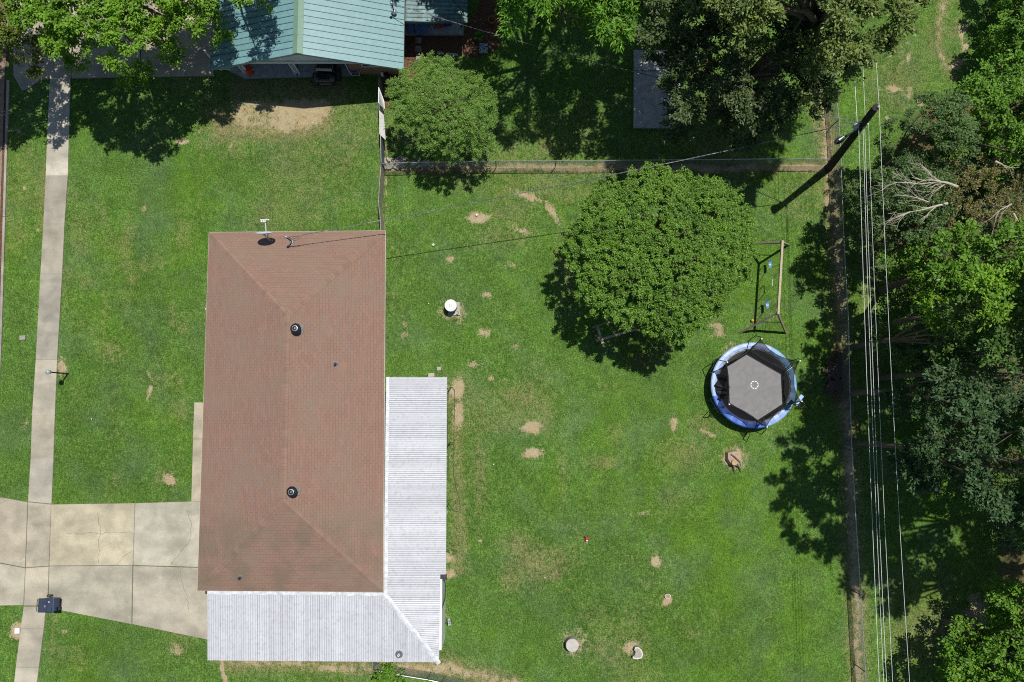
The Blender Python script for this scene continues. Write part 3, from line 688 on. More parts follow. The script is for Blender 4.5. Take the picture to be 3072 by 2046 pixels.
o = W(1333, 1735, 1.9); e = W(1326, 1826, 1.7); b = MB(); b.tube([o, W(1336, 1755, 1.9), W(1335, 1795, 1.9), e], .03, 8); tag(b.build('electric_conduit', BLACKP), 'black cable sagging beside the white siding of the porch corner', 'cable')
# number board on a thin stake
p = W(1348, 1864, .5); q = W(1318, 1878, .55); t = thing('yard_sign', (p.x, p.y, 0), 'small pale sign on a thin dark arm right of the white porch wall', 'sign')
b = MB(); b.box((p.x, p.y, .62), (.13, .34, .03), .1); b.build('board', mat('pale_blue_grey', (.36, .42, .47), rough=.5), t)
b = MB(); b.box((p.x, p.y - .07, .638), (.05, .09, .012), .1); b.box((p.x, p.y + .05, .638), (.05, .09, .012), .1); b.build('mark', BLACKP, t)
b = MB(); b.tube([(p.x, p.y, .6), (q.x, q.y, .66)], .012, 6); b.tube([(p.x, p.y, 0), (p.x, p.y, .6)], .012, 6); b.build('stake', BLACKM, t)
p = W(1331, 1912, .3); b = MB(); b.plate([W(1326, 1903, .35), W(1334, 1897, .3), W(1334, 1917, .3), W(1326, 1925, .35)], .03); b.box((p.x - .04, p.y, .15), (.06, .3, .3)); tag(b.build('splash_block', SOFF), 'cream slab leaning at the foot of the white porch wall', 'slab')
# ------------------------------------------------------------------ neighbour's house with green metal roof and carport
GREEN = mat('green_metal', (0.145, 0.280, 0.300), (0.130, 0.250, 0.270), rough=0.42, metal=0.0, ns=2.5, tint=True, c3=(0.175, 0.32, 0.345), ns2=9, spec=0.5)
GREENC = mat('green_cap', (0.135, 0.24, 0.175), (0.12, 0.215, 0.16), rough=0.5, ns=3)
SIDING = mat('pale_siding', (0.62, 0.62, 0.66), (0.5, 0.5, 0.54), rough=0.6, ns=3)
gE, gR = 2.4, 4.2
gw = W(631, 215, gE); ge = W(1210, 199, gE); gr = W(891, 165, gR)
YS = (gw.y + ge.y) / 2; XW, XE = gw.x, ge.x; XR = (XW + XE) / 2; YN = W(900, -420, 0).y
gh = thing('ranch_house', ((XW + XE) / 2, YS + 5, 0), "neighbour's house with a pale green ribbed metal gable roof and open carport", 'house')
rib = random.Random(2)
for sgn, xe, lab in ((-1, XW, 'left slope of the green roof'), (1, XE, 'right slope of the green roof')):
    b = MB(); A = Vector((XR, YS, gR)); B = Vector((xe, YS, gE)); C = Vector((xe, YN, gE)); D = Vector((XR, YN, gR))
    pts = [A, B, C, D] if sgn < 0 else [A, D, C, B]
    n = int((YN - YS) / .345)
    for k in range(n):
        y0 = YS + k * .345; y1 = y0 + .345; t = rib.uniform(.95, 1.05); b.tint = (t, t, t)
        q = [Vector((XR, y0, gR)), Vector((xe, y0, gE)), Vector((xe, y1, gE)), Vector((XR, y1, gR))]
        nn = Vector((sgn * 1.8, 0, abs(xe - XR))).normalized() * .028
        if sgn > 0: b.add(q, [(0, 1, 2, 3)])
        else: b.add(q, [(3, 2, 1, 0)])
        if k:
            P0, P1 = Vector((XR, y0, gR)) + nn * .5, Vector((xe, y0, gE)) + nn * .5
            b.tint = (.42, .46, .46); b.box((P0 + P1) / 2, ((P1 - P0).length, .024, .026), 0, P1 - P0, nn)
    b.tint = (.9, .9, .9)
    b.box(Vector(((XR + xe) / 2, YS - .012, (gR + gE) / 2 - .07)), (math.hypot(xe - XR, gR - gE), .02, .15), 0, Vector((xe - XR, 0, gE - gR)), Vector((0, 0, 1)))
    b.box(Vector((xe + sgn * .012, (YS + YN) / 2, gE - .06)), (.02, YN - YS, .13))
    b.build('roof_panel', GREEN, gh)['label'] = lab
b = MB()
for k in range(14):
    y0 = YS - .02 + k * (YN - YS) / 14; y1 = y0 + (YN - YS) / 14 + .03
    for s in (-1, 1):
        v = [Vector((XR, y0, gR + .05)), Vector((XR, y1, gR + .045)), Vector((XR + s * .26, y1, gR - .045)), Vector((XR + s * .26, y0, gR - .04))]
        b.add(v, [(0, 1, 2, 3) if s < 0 else (3, 2, 1, 0)])
b.build('ridge_cap', GREENC, gh)
b = MB(); b.add([(XW + .3, YS + .45, gE), (XE - .3, YS + .45, gE), (XR, YS + .45, gR - .06), (XW + .3, YS + .5, gE), (XE - .3, YS + .5, gE), (XR, YS + .5, gR - .06)], [(0, 1, 2), (5, 4, 3), (0, 3, 4, 1)])
b.box(((XW + XE) / 2, YS + .45, gE - .09), (XE - XW - .6, .12, .22)); b.build('gable', SIDING, gh)
b = MB(); b.box((XW + .55, YS + .12, gE - .05), (1.0, .22, .05)); b.build('soffit', SIDING, gh); b = MB(); b.box((XE - .3, YS + .12, gE - .05), (.5, .22, .05)); b.build('soffit', SIDING, gh)
wx0 = W(1056, 226, 0).x; wx1 = XE - .55; wy = W(1100, 222, 0).y
b = MB(); b.prism([(wx0, wy), (wx1, wy), (wx1, YN), (wx0, YN)], -.1, gE - .12); gwall = b.build('wall', BRICK, gh)
opening('window', (wx0 + .8, wy), (wx0 + 1.7, wy), 1.0, 2.0, gh)
WIR = mat('white_iron', (0.82, 0.83, 0.86), rough=0.45)
for (fx, fy, wide) in ((741, 222, .26), (893, 222, .28)):
    p = W(fx, fy, 0.06); b = MB(); z1 = gE - .2
    for s in (-1, 1): b.bar((p.x + s * wide / 2, p.y, .06), (p.x + s * wide / 2, p.y, z1), .045)
    nz = 9
    for k in range(nz):
        za, zb = .1 + (z1 - .1) * k / nz, .1 + (z1 - .1) * (k + 1) / nz
        b.bar((p.x - wide / 2, p.y, za), (p.x + wide / 2, p.y, zb), .022); b.bar((p.x + wide / 2, p.y, za), (p.x - wide / 2, p.y, zb), .014); b.bar((p.x - wide / 2, p.y, zb), (p.x + wide / 2, p.y, zb), .014)
    b.build('lattice_post', WIR, gh)
p = W(1050, 220, .06); b = MB(); b.bar((p.x, p.y, .06), (p.x, p.y, gE - .15), .045); b.build('post', WIR, gh)
p = W(650, 215, 0); b = MB(); b.box((p.x + .25, p.y + .12, 1.15), (.1, .1, 2.4)); b.build('post', SIDING, gh)
# dark ribbed porch roof to the right
b2t = thing('back_porch', W(1305, 60, 0), 'lean-to porch with a dark blue-green ribbed metal roof right of the green roof', 'porch')
b = MB(); z_ = 2.5; A = W(1216, 63, z_ + .1); B = W(1402, 62, z_ - .1); T = W(1402, -200, z_).y; n = int((T - A.y) / .23)
for k in range(n):
    y0 = A.y + k * .23; t = rib.uniform(.85, 1.1); b.tint = (t, t, t)
    b.quad((A.x, y0, z_ + .1), (B.x, y0, z_ - .1), (B.x, y0 + .23, z_ - .1), (A.x, y0 + .23, z_ + .1))
    b.tint = (.6, .6, .6); P0, P1 = Vector((A.x, y0, z_ + .115)), Vector((B.x, y0, z_ - .085)); b.box((P0 + P1) / 2, ((P1 - P0).length, .04, .035), 0, P1 - P0, (0, 0, 1))
b.tint = (.8, .8, .8); b.box(((A.x + B.x) / 2, A.y - .01, z_ - .05), (B.x - A.x, .02, .12)); b.build('roof_panel', mat('teal_metal', (0.13, 0.26, 0.27), (0.10, 0.17, 0.17), rough=.5, ns=3, tint=True, c3=(.06, .07, .05), ns2=5), b2t)
for px in (1222, 1385):
    p = W(px, 96, 0); b = MB(); b.box((p.x, p.y + .25, 1.2), (.09, .09, 2.4)); b.build('post', DWOOD, b2t)
# roof litter on the lean-to and service mast on the green roof
def mast(px, py, hz, tx, ty, label, zr):
    """service mast; tx,ty photo position of its top"""
    p = W(px, py, zr); t = thing('service_mast', p, label, 'mast')
    q = p + Vector((0, 0, hz)); b = MB(); b.tube([p - Vector((0, 0, .15)), q], .035, 10); b.build('pipe', BLACKM, t)
    b = MB(); b.lathe([(.04, -.03), (.075, .0), (.08, .06), (.05, .13), (0, .15)], q, 14, cap=False); b.tube([q + Vector((0, 0, .05)), q + Vector((.10, 0, .0)), q + Vector((.12, 0, -.08))], .03, 8); b.build('weatherhead', GALV, t)
    b = MB(); b.lathe([(.16, .0), (.07, .10)], p, 12); b.build('flashing', GALV, t)
    return q
p0 = onroof(877, 726)
mq = mast(877, 726, 1.05, 860, 709, 'short service mast with a weatherhead on the red roof, right of the satellite dish', p0.z)
gz = gE + (gR - gE) * (XE - W(1180, 30, 3).x) / (XE - XR)
gq = mast(1182, 35, .8, 0, 0, 'service mast on the right slope of the green roof', 2.75)
# satellite dish
DG = mat('dish_grey', (0.50, 0.54, 0.60), (0.46, 0.50, 0.56), rough=0.5)
foot = onroof(813, 722); dc = foot + Vector((-.06, .18, .92)); dn = Vector((-.03, .86, .34)).normalized()
t = thing('satellite_dish', foot, 'grey satellite dish on a mast at the top edge of the red roof', 'satellite dish')
u = Vector((1, 0, 0)); u = (u - dn * u.dot(dn)).normalized(); v = dn.cross(u)
b = MB(); vs = []; fs = []; rings = 7; sg = 32
for (off, sgn) in ((0, 1), (-.012, -1)):
    i0 = len(vs)
    for r in range(rings + 1):
        rr = r / rings
        for k in range(sg):
            a = 2 * math.pi * k / sg
            vs.append(dc + u * (.46 * rr * math.cos(a)) + v * (.40 * rr * math.sin(a)) + dn * (.075 * rr * rr - .05 + off))
    for r in range(rings):
        for k in range(sg):
            f = (i0 + r * sg + k, i0 + r * sg + (k + 1) % sg, i0 + (r + 1) * sg + (k + 1) % sg, i0 + (r + 1) * sg + k); fs.append(f if sgn > 0 else f[::-1])
b.add(vs, fs); b.build('reflector', DG, t, smooth=True)
b = MB(); m1_ = dc - dn * .06; b.tube([foot - Vector((0, 0, .05)), foot + Vector((0, 0, .55)), m1_ - Vector((0, .05, .05))], .03, 8); b.tube([m1_ - Vector((0, .05, .05)), m1_], .06, 8); b.box(foot + Vector((0, 0, .01)), (.22, .12, .02), 0, (1, 0, 0), (0, -.3, 1)); b.build('mast', GALV, t)
l1 = dc + Vector((.0, .68, -.08)); b = MB(); b.tube([dc - v * .32 if v.z > 0 else dc + v * .32, l1 - Vector((0, .1, .07)), l1], .025, 8); b.build('arm', DG, t)
b = MB(); b.box(l1 + Vector((0, .02, .02)), (.46, .05, .06)); b.build('receiver_bar', DG, t)
for k in (-.19, -.09, .0): 
    b = MB(); b.tube([l1 + Vector((k, .0, 0)), l1 + Vector((k, -.10, .0))], .034, 10); b.build('receiver', WHITE, t)

# ------------------------------------------------------------------ things in the carport and on the back porch
p = W(752, 217, .06); t = thing('water_cooler', p, 'orange round water cooler with a lid on the carport floor', 'cooler')
ORG = mat('orange_plastic', (.62, .07, .015), (.5, .05, .01), rough=.45)
b = MB(); b.lathe([(.19, 0), (.20, .03), (.205, .42), (.20, .46)], p, 20); b.build('body', ORG, t)
b = MB(); b.lathe([(.215, .462), (.215, .50), (.17, .54), (.06, .55), (.05, .58), (0, .585)], p, 20, cap=False); b.build('lid', ORG, t)
for s in (-1, 1): b = MB(); b.tube([p + Vector((s * .20, 0, .36)), p + Vector((s * .25, 0, .34)), p + Vector((s * .20, 0, .26))], .015, 6); b.build('handle', WHITE, t)
# small black utility cart
c0_ = W(985, 226, 0.06); t = thing('utility_cart', c0_, 'black utility cart with a tan bar and knobbly tyres parked under the carport', 'utility cart')
CARTB = mat('cart_black', (.018, .018, .022), (.03, .03, .035), rough=.3, spec=.6); TAN = mat('tan_vinyl', (.68, .62, .48), rough=.6); RUST = mat('rusty_brown', (.20, .09, .035), (.1, .05, .03), rough=.8, ns=12)
X, Y = c0_.x, c0_.y
b = MB(); b.box((X, Y + .65, .45), (1.1, 2.0, .35)); b.box((X - .02, Y - .42, .62), (.92, .50, .34)); b.box((X - .02, Y - .66, .48), (.8, .2, .26)); b.build('body', CARTB, t, bevel=.1)
for s in (-1, 1):
    b = MB(); b.lathe([(.16, -.15), (.24, -.12), (.27, 0), (.24, .12), (.16, .15)], (X + s * .44 - .02, Y - .45, .66), 16, axis=(1, 0, 0)); b.build('fender', CARTB, t, smooth=True)
b = MB(); b.bar((X - .46, Y - .08, .98), (X + .42, Y - .12, .98), .11, .10); b.build('dash_bar', TAN, t)
b = MB(); b.box((X - .02, Y + .30, .80), (.95, .5, .14)); b.box((X - .02, Y + .62, 1.02), (.95, .12, .42)); b.build('seat', mat('seat_dark', (.05, .055, .06), rough=.6), t, bevel=.04)
b = MB()
for s in (-1, 1): b.tube([(X + s * .5, Y - .35, .6), (X + s * .49, Y - .05, 1.05), (X + s * .47, Y + .5, 1.75), (X + s * .47, Y + 1.2, 1.75), (X + s * .5, Y + 1.3, .6)], .022, 8)
b.tube([(X - .47, Y + .5, 1.75), (X + .47, Y + .5, 1.75)], .022, 8); b.build('roll_frame', CARTB, t)
for (sx, sy) in ((-1, -.35), (1, -.05), (-1, 1.3), (1, 1.3)):
    wc = Vector((X + sx * .62, Y + sy, .34)); b = MB(); b.lathe([(.16, -.13), (.30, -.13), (.33, -.09), (.33, .09), (.30, .13), (.16, .13)], wc, 22, axis=(1, 0, 0))
    for k in range(20):
        a = 2 * math.pi * k / 20
        for s2 in (-1, 1): b.box(wc + Vector((s2 * .06, math.cos(a + .1 * s2) * .335, math.sin(a + .1 * s2) * .335)), (.10, .05, .03), 0, (1, 0, 0), (0, math.cos(a), math.sin(a)))
    w_ = b.build('wheel', BLACKP, t); b = MB(); b.lathe([(.0, -.10), (.15, -.12), (.16, 0), (.15, .12), (0, .10)], wc, 16, axis=(1, 0, 0), cap=False); b.build('rim', RUST, w_)
b = MB(); b.lathe([(.17, -.012), (.185, 0), (.17, .012), (.155, 0), (.17, -.012)], (X - .22, Y + .02, 1.06), 20, axis=(0, -.5, .8), cap=False); b.tube([(X - .22, Y + .02, 1.06), (X - .22, Y - .12, .85)], .018, 6); b.build('steering_wheel', BLACKP, t)
# folded blue and white walker / lawn chair by the brick wall
p = W(1068, 218, .03); t = thing('folding_chair', p, 'blue and white folding lawn chair tipped beside the brick wall', 'chair')
b = MB()
for s in (-.22, .22): b.tube([p + Vector((s, -.18, 0)), p + Vector((s, .0, .42)), p + Vector((s, .22, .8))], .014, 6); b.tube([p + Vector((s, .2, 0)), p + Vector((s, -.2, .42)), p + Vector((s, -.2, .6))], .014, 6)
b.tube([p + Vector((-.22, .22, .8)), p + Vector((.22, .22, .8))], .014, 6); b.tube([p + Vector((-.22, -.18, .02)), p + Vector((.22, -.18, .02))], .014, 6); b.build('frame', WIR, t)
BLU = mat('blue_webbing', (.05, .08, .36), (.04, .05, .25), rough=.7)
b = MB(); b.box(p + Vector((0, 0, .42)), (.42, .38, .015)); b.build('seat', BLU, t); b = MB(); b.box(p + Vector((0, .13, .62)), (.42, .015, .32), 0, (1, 0, 0), (0, .45, .8)); b.build('backrest', BLU, t)
p = W(1155, 226, .0); t = thing('bucket', p, 'dark bucket with a pale jug inside the fence corner by the brick wall', 'bucket')
b = MB(); b.lathe([(.12, 0), (.16, .32), (.145, .32), (.11, .03)], p + Vector((.08, 0, 0)), 16, cap=False); b.build('pail', BLACKP, t); b = MB(); b.lathe([(.09, 0), (.10, .1), (.09, .26), (.04, .34), (.03, .38)], p + Vector((-.12, 0, 0)), 12); b.build('jug', WHITE, t, smooth=True)
# loungers and toys on the porch floor
LB = mat('faded_blue', (.13, .19, .42), (.10, .15, .34), rough=.7)
for k, (x, lab) in enumerate(((1226, 'blue plastic lounge slab on the porch floor nearest the green roof'), (1247, 'blue plastic lounge slab, middle one of three on the porch floor'), (1266, 'blue plastic lounge slab with a rounded end beside the leaning picture board'))):
    A = W(x, 60, .45); B = W(x + 8, 100, .35); d = (B - A).normalized(); b = MB()
    b.box((A + B) / 2, ((B - A).length, .32, .05), 0, d, (0, 0, 1)); b.box(A + Vector((0, 0, -.16)), (.06, .3, .34), 0, d, (0, 0, 1)); b.box(B + Vector((0, .08, -.12)), (.06, .3, .26), 0, d, (0, 0, 1))
    tag(b.build('lounge_seat', LB, bevel=.015), lab, 'lounger', 'blue loungers on the back porch')
b = MB(); A = W(1300, 74, .15); b.box(A, (.42, .62, .04), .35); o = tag(b.build('picture_board', mat('busy_print', (.45, .55, .55), (.10, .22, .26), rough=.6, ns=9, lo=.48, hi=.52, c3=(.5, .28, .2), ns2=14)), 'pale board with a busy print lying on the porch floor', 'board')
b = MB(); A = W(1317, 69, .25); b.box(A, (.5, .5, .3), .3); tag(b.build('storage_box', mat('brick_red_plastic', (.32, .07, .03), rough=.6), bevel=.04), 'red brown box on the porch floor', 'box')
b = MB(); A = W(1336, 66, .2); b.box(A, (.8, .22, .12), .3); tag(b.build('foam_mat', mat('yellow_foam', (.55, .50, .06), rough=.8), bevel=.03), 'yellow foam roll on the porch floor', 'foam roll')
b = MB(); pts = [W(1322, 80, .16), W(1335, 74, .2), W(1350, 70, .18), W(1362, 66, .2)]; b.tube(pts, [.07, .13, .12, .05], 8); tag(b.build('rolled_blanket', mat('purple_cloth', (.10, .03, .30), (.06, .02, .2), rough=.9), smooth=True), 'crumpled purple blanket on the porch floor', 'blanket')
STO = mat('stepping_stone', (.30, .28, .26), (.22, .2, .19), rough=.9, bump=.3)
for (x, y, s, lab) in ((1255, 120, 18, 'square stepping stone nearest the porch floor'), (1255, 146, 18, 'square stepping stone in the middle of the three'), (1257, 171, 17, 'square stepping stone nearest the crape myrtle')):
    P = W(x, y, .04); b = MB(); b.box(P - Vector((0, 0, .03)), (.34, .34, .08), .02); tag(b.build('stepping_stone', STO, bevel=.008), lab, 'stepping stone', 'stepping stones in the mulch bed')
for (x, y, l, r, lab) in ((1322, 159, .40, .06, 'left short edging log in the mulch bed'), (1356, 163, .68, .0, 'longer pale edging log right of the short one')):
    P = W(x, y, .07); b = MB(); b.tube([P + Vector((-l / 2, .02, 0)), P + Vector((0, 0, .01)), P + Vector((l / 2, -.03, 0))], [.075, .08, .07], 10); tag(b.build('edging_log', mat('grey_log', (.42, .40, .36), (.28, .26, .23), rough=.9, ns=12)), lab, 'log')
# terracotta pot, black planter and patterned chair
TER = mat('terracotta', (.55, .17, .07), (.42, .12, .05), rough=.8, ns=8); SOIL = mat('potting_soil', (.03, .02, .014), rough=1)
def leafball(name, mt, c, r, n, L_, parent=None, seed=1, wl=None, flat=.6):
    rs = np.random.RandomState(seed); d = rs.normal(size=(n, 3)); d /= np.linalg.norm(d, axis=1)[:, None]; d[:, 2] = np.abs(d[:, 2])
    P = np.array(c)[None] + d * r * rs.uniform(.3, 1, (n, 1)) * np.array([1, 1, flat]); return leaves(name, P, d, L_, mt, parent, rs, wl)
def leaves(name, P, D, L_, mt, parent, rs, wl=None, ratio=.5, flat=.55):
    n = len(P); D = D + rs.normal(size=(n, 3)) * .5; D[:, 2] *= flat; D /= np.linalg.norm(D, axis=1)[:, None] + 1e-9
    up = np.stack([rs.normal(size=n) * .38, rs.normal(size=n) * .38, np.ones(n)], 1); S = np.cross(D, up); S /= np.linalg.norm(S, axis=1)[:, None] + 1e-9; Nn = np.cross(S, D)
    l = (L_ * rs.uniform(.65, 1.25, n))[:, None]; w = l * ratio * .5
    a = P; m_ = P + D * l * .5 + Nn * l * .06; V = np.stack([a, m_ + S * w - Nn * l * .05, P + D * l - Nn * l * .10, m_ - S * w - Nn * l * .05], 1).reshape(-1, 3)
    Q = np.arange(4 * n).reshape(n, 4); at = tuple(WL[parent.name]) if parent is not None else (wl or (0, 0, 0))
    return np_mesh(name, V, Q, mt, parent, at)
LPOT = leafmat('potted_leaf', (.05, .14, .02), (.12, .28, .03), (.25, .42, .08))
p = W(1476, 66, 0); t = thing('terracotta_pot', p, 'round terracotta pot with a small plant on the mulch', 'plant pot')
b = MB(); b.lathe([(.13, 0), (.19, .26), (.215, .27), (.215, .33), (.175, .33), (.165, .25), (0, .25)], p, 24, cap=False); b.build('pot', TER, t)
b = MB(); b.lathe([(.16, .26), (.08, .285), (0, .29)], p, 14, cap=False); b.build('soil', SOIL, t); leafball('plant', LPOT, p + Vector((.01, .02, .3)), .07, 60, .07, t, 3)
p = W(1441, 118, 0); t = thing('planter', p, 'wide black planter with a bright green leafy plant beside the patterned chair', 'planter')
b = MB(); b.lathe([(.20, 0), (.27, .30), (.30, .34), (.275, .345), (.25, .28), (0, .26)], p, 24, cap=False); b.build('pot', mat('dark_grey_pot', (.08, .09, .1), rough=.5), t)
b = MB(); b.lathe([(.24, .29), (.1, .31), (0, .31)], p, 14, cap=False); b.build('soil', SOIL, t); leafball('plant', LPOT, p + Vector((0, .03, .33)), .24, 260, .13, t, 4)
p = W(1452, 157, 0); t = thing('patio_chair', p, 'metal chair with a blue and green patterned cushion in the shade', 'chair')
b = MB()
for sx in (-.24, .24):
    for sy in (-.22, .22): b.bar(p + Vector((sx, sy, 0)), p + Vector((sx * .95, sy * .95, .42)), .025)
    b.bar(p + Vector((sx, -.24, .42)), p + Vector((sx, -.30, .80)), .025); b.bar(p + Vector((sx * 1.08, -.24, .6)), p + Vector((sx * 1.08, .2, .6)), .03)
b.bar(p + Vector((-.24, -.30, .80)), p + Vector((.24, -.30, .80)), .025); b.build('frame', BLACKM, t)
CUS = mat('patterned_cloth', (.50, .58, .60), (.03, .07, .22), rough=.9, ns=13, lo=.49, hi=.53, c3=(.10, .24, .06), ns2=17)
b = MB(); b.box(p + Vector((0, .02, .48)), (.50, .50, .10)); b.build('seat_cushion', CUS, t, bevel=.04); b = MB(); b.box(p + Vector((0, -.26, .66)), (.5, .09, .36)); b.build('back_cushion', CUS, t, bevel=.03)

# ------------------------------------------------------------------ fences
PSTM = mat('weathered_post', (.16, .15, .14), (.1, .095, .09), rough=.7)
def fence(label, pts, h=1.15, sp=2.9, mt=GALVD, railm=GALV, slats=False, name='chain_link_fence', dens=.075, post0=True, postm=None):
    P = [Vector((p.x, p.y, 0)) for p in pts]; t = thing(name, P[0], label, 'fence')
    b = MB(); b.tube([p + Vector((0, 0, h)) for p in P], .021, 8); b.build('top_rail', railm, t)
    m_ = MB(); posts = []
    for a, c in zip(P[:-1], P[1:]):
        L_ = (c - a).length; u = (c - a) / L_; n = max(1, round(L_ / sp)); off = Vector((-u.y, u.x, 0)) * .022
        for k in range(n + (1 if c is P[-1] else 0)): posts.append(a + u * L_ * k / n)
        cnt = int(L_ / dens)
        if slats:
            for k in range(cnt): m_.box(a + u * (k + .5) * L_ / cnt + off + Vector((0, 0, h * .49)), (L_ / cnt * .82, .008, h * .93), math.atan2(u.y, u.x))
        else:
            for k in range(-int(h / dens), cnt):
                for s in (0, 1):
                    x0, x1 = k * dens, k * dens + h - .06; z0, z1 = .03, h - .03
                    if x0 < 0: z0 += -x0; x0 = 0
                    if x1 > L_: z1 -= x1 - L_; x1 = L_
                    if z1 <= z0: continue
                    if s: za, zb = h - z0, h - z1
                    else: za, zb = z0, z1
                    A = a + u * x0 + off + Vector((0, 0, za)); B = a + u * x1 + off + Vector((0, 0, zb)); r = .0026
                    o1 = Vector((0, 0, r)); o2 = off.normalized() * r
                    m_.add([A - o1 - o2, A + o1, A - o1 + o2, B - o1 - o2, B + o1, B - o1 + o2], [(0, 1, 4, 3), (1, 2, 5, 4), (2, 0, 3, 5)])
    m_.build('wire_mesh' if not slats else 'slat_panel', mt, t)
    for q in posts: b = MB(); b.tube([q + Vector((0, 0, -.1)), q + Vector((0, 0, h + .03))], .026, 8); b.build('post', postm or PSTM, t)
    return t
def G(x, y, h=1.15): p = W(x, y, h); return Vector((p.x, p.y, 0))
GSL = mat('grey_slat', (.16, .17, .19), (.10, .11, .12), rough=.7)
fence('dark slatted fence between the brick wall and the broken stone heap', [G(1136, 232), G(1137, 330), G(1141, 400), G(1143, 487)], mt=GSL, slats=True, dens=.10)
fence('weathered chain link fence between the stone heap and the red roof', [G(1143, 490), G(1138, 560), G(1135, 610), G(1141, 655), G(1142, 692)], mt=WOOD, railm=GALVD, sp=1.2)
fence('chain link fence crossing the yard from the stone heap to the utility pole', [G(1145, 490), G(1300, 486), G(1487, 483), G(1850, 481), G(2200, 478), G(2340, 476), G(2500, 478)], sp=3.1)
rf = [(2502, 60), (2509, 274), (2517, 359), (2522, 449), (2528, 612), (2533, 739), (2546, 963), (2550, 1186), (2556, 1350), (2568, 1563), (2583, 1785), (2596, 2016), (2602, 2140)]
fence('long chain link fence running down the right side of the yard beneath the power lines', [G(*p) for p in rf], sp=3.0)
fence('short chain link fence with pale rails below the white porch roof', [G(1117, 1982), G(1118, 2012), G(1150, 2016), G(1206, 2027), G(1285, 2040), G(1330, 2050), G(1420, 2070)], sp=2.6)
# white barred gate panel and white sheet leaning on the slatted fence
A, B = W(1136, 262, 1.2), W(1153, 306, .1); t = thing('gate_panel', (A.x, B.y, 0), 'white barred metal panel leaning on the slatted fence', 'gate panel')
a = Vector((A.x, W(1136, 262, 1.2).y, 1.2)); a2_ = Vector((A.x, W(1137, 308, 1.2).y, 1.2)); c = W(1152, 304, .85); c2_ = W(1153, 326, .85)
b = MB(); b.tube([a, a2_, c2_, c, a], .022, 6); b.build('frame', WHITE, t)
for k in range(1, 10): s = k / 10; b = MB(); b.tube([a + (a2_ - a) * s, c + (c2_ - c) * s], .011, 5); b.build('bar', WHITE, t)
b = MB(); a = W(1137, 330, 1.2); a2_ = W(1138, 402, 1.2); c = W(1152, 345, .98); c2_ = W(1157, 420, .98); n = 14
for k in range(n):
    s0, s1 = k / n, (k + 1) / n; o = Vector((0, 0, .015 * (k % 2))); o1 = Vector((0, 0, .015 * ((k + 1) % 2))); e = Vector((0, 0, .012))
    q = [a + (a2_ - a) * s0 + o, c + (c2_ - c) * s0 + o, c + (c2_ - c) * s1 + o1, a + (a2_ - a) * s1 + o1]; b.add(q + [v_ - e for v_ in q], [(0, 1, 2, 3), (7, 6, 5, 4), (0, 4, 5, 1), (1, 5, 6, 2), (2, 6, 7, 3), (3, 7, 4, 0)])
tag(b.build('metal_sheet', mat('sheet_white', (.55, .54, .53), (.47, .46, .45), rough=.6)), 'long white sheet leaning over the slatted fence below the barred panel', 'sheet')
# heap of broken stone and old bricks
def rocks(name, cs, label, cat, mt, group=None, h=.14):
    for i, (x, y, l, w, r, lb) in enumerate(cs):
        P = W(x, y, 0); rr = random.Random(i * 7 + int(x)); b = MB()
        b.box(P + Vector((0, 0, h * .5)), (l, w, h), math.radians(r)); 
        b.v = [(v_[0] + rr.uniform(-.025, .025), v_[1] + rr.uniform(-.025, .025), v_[2] + rr.uniform(-.02, .02)) for v_ in b.v]
        tag(b.build(name, mt, bevel=.015), lb or label, cat, group)
STONE = mat('broken_stone', (.36, .33, .27), (.24, .22, .18), rough=.95, ns=8, bump=.5, bs=30)
rk = random.Random(8); cs = []
for i in range(26): cs.append((rk.uniform(1150, 1216), rk.uniform(478, 503), rk.uniform(.2, .45), rk.uniform(.10, .18), rk.uniform(40, 130), None))
rocks('broken_stone', cs, 'pale broken concrete piece heaped in the fence corner', 'stone', STONE, 'broken stones heaped in the fence corner')
cs = [(rk.uniform(1222, 1300), rk.uniform(486, 500), rk.uniform(.18, .4), rk.uniform(.1, .16), rk.uniform(0, 180), None) for i in range(14)]
rocks('field_stone', cs, 'grey stone lined along the fence under the crape myrtle', 'stone', CONC2, 'stones along the fence under the crape myrtle')
cs = [(rk.uniform(2478, 2530), rk.uniform(1068, 1170), rk.uniform(.3, .75), rk.uniform(.1, .2), rk.uniform(0, 180), None) for i in range(46)]
rocks('scrap_log', cs, 'dark brown chunk of firewood heaped by the right fence', 'firewood', DWOOD, 'firewood heaped by the right fence', h=.18)

# ------------------------------------------------------------------ utility pole, lamp and lines
base = W(2486, 504, 0); top = W(2627, 322, 8.7); t = thing('utility_pole', base, 'tall dark leaning utility pole where the two fences meet', 'utility pole')
ax = (top - base); POLE = mat('creosote', (.035, .027, .022), (.02, .016, .014), rough=.9, ns=6, stretch=(1, 1, .2), bump=.5)
def on(s): return base + ax * s
b = MB(); b.tube([on(-.03), on(.25), on(.6), on(1)], [.23, .20, .17, .15], 16); b.build('pole', POLE, t)
PORC = mat('insulator', (.5, .5, .52), rough=.25)
b = MB(); b.tube([top - Vector((.14, 0, .05)), top + Vector((.16, 0, -.05))], .03, 8); b.build('top_bracket', BLACKM, t)
b = MB(); b.lathe([(.03, 0), (.06, .03), (.035, .06), (.06, .09), (.03, .13), (0, .14)], top + Vector((.1, 0, 0)), 12, cap=False); b.build('insulator', PORC, t)
hw = on(.80); hw2 = on(.74)
for k, (dx, dy, dz) in enumerate(((-.2, -.02, .1), (-.22, -.06, -.12), (.06, -.2, -.2), (.1, -.16, .1))):
    b = MB(); q = hw + Vector((dx, dy, dz)); b.tube([hw + Vector((0, 0, dz)), q], .02, 6); b.build('bracket', BLACKM, t)
    b = MB(); b.lathe([(.03, -.06), (.05, -.03), (.03, 0), (.05, .03), (.03, .06)], q, 10); b.build('insulator', PORC, t)
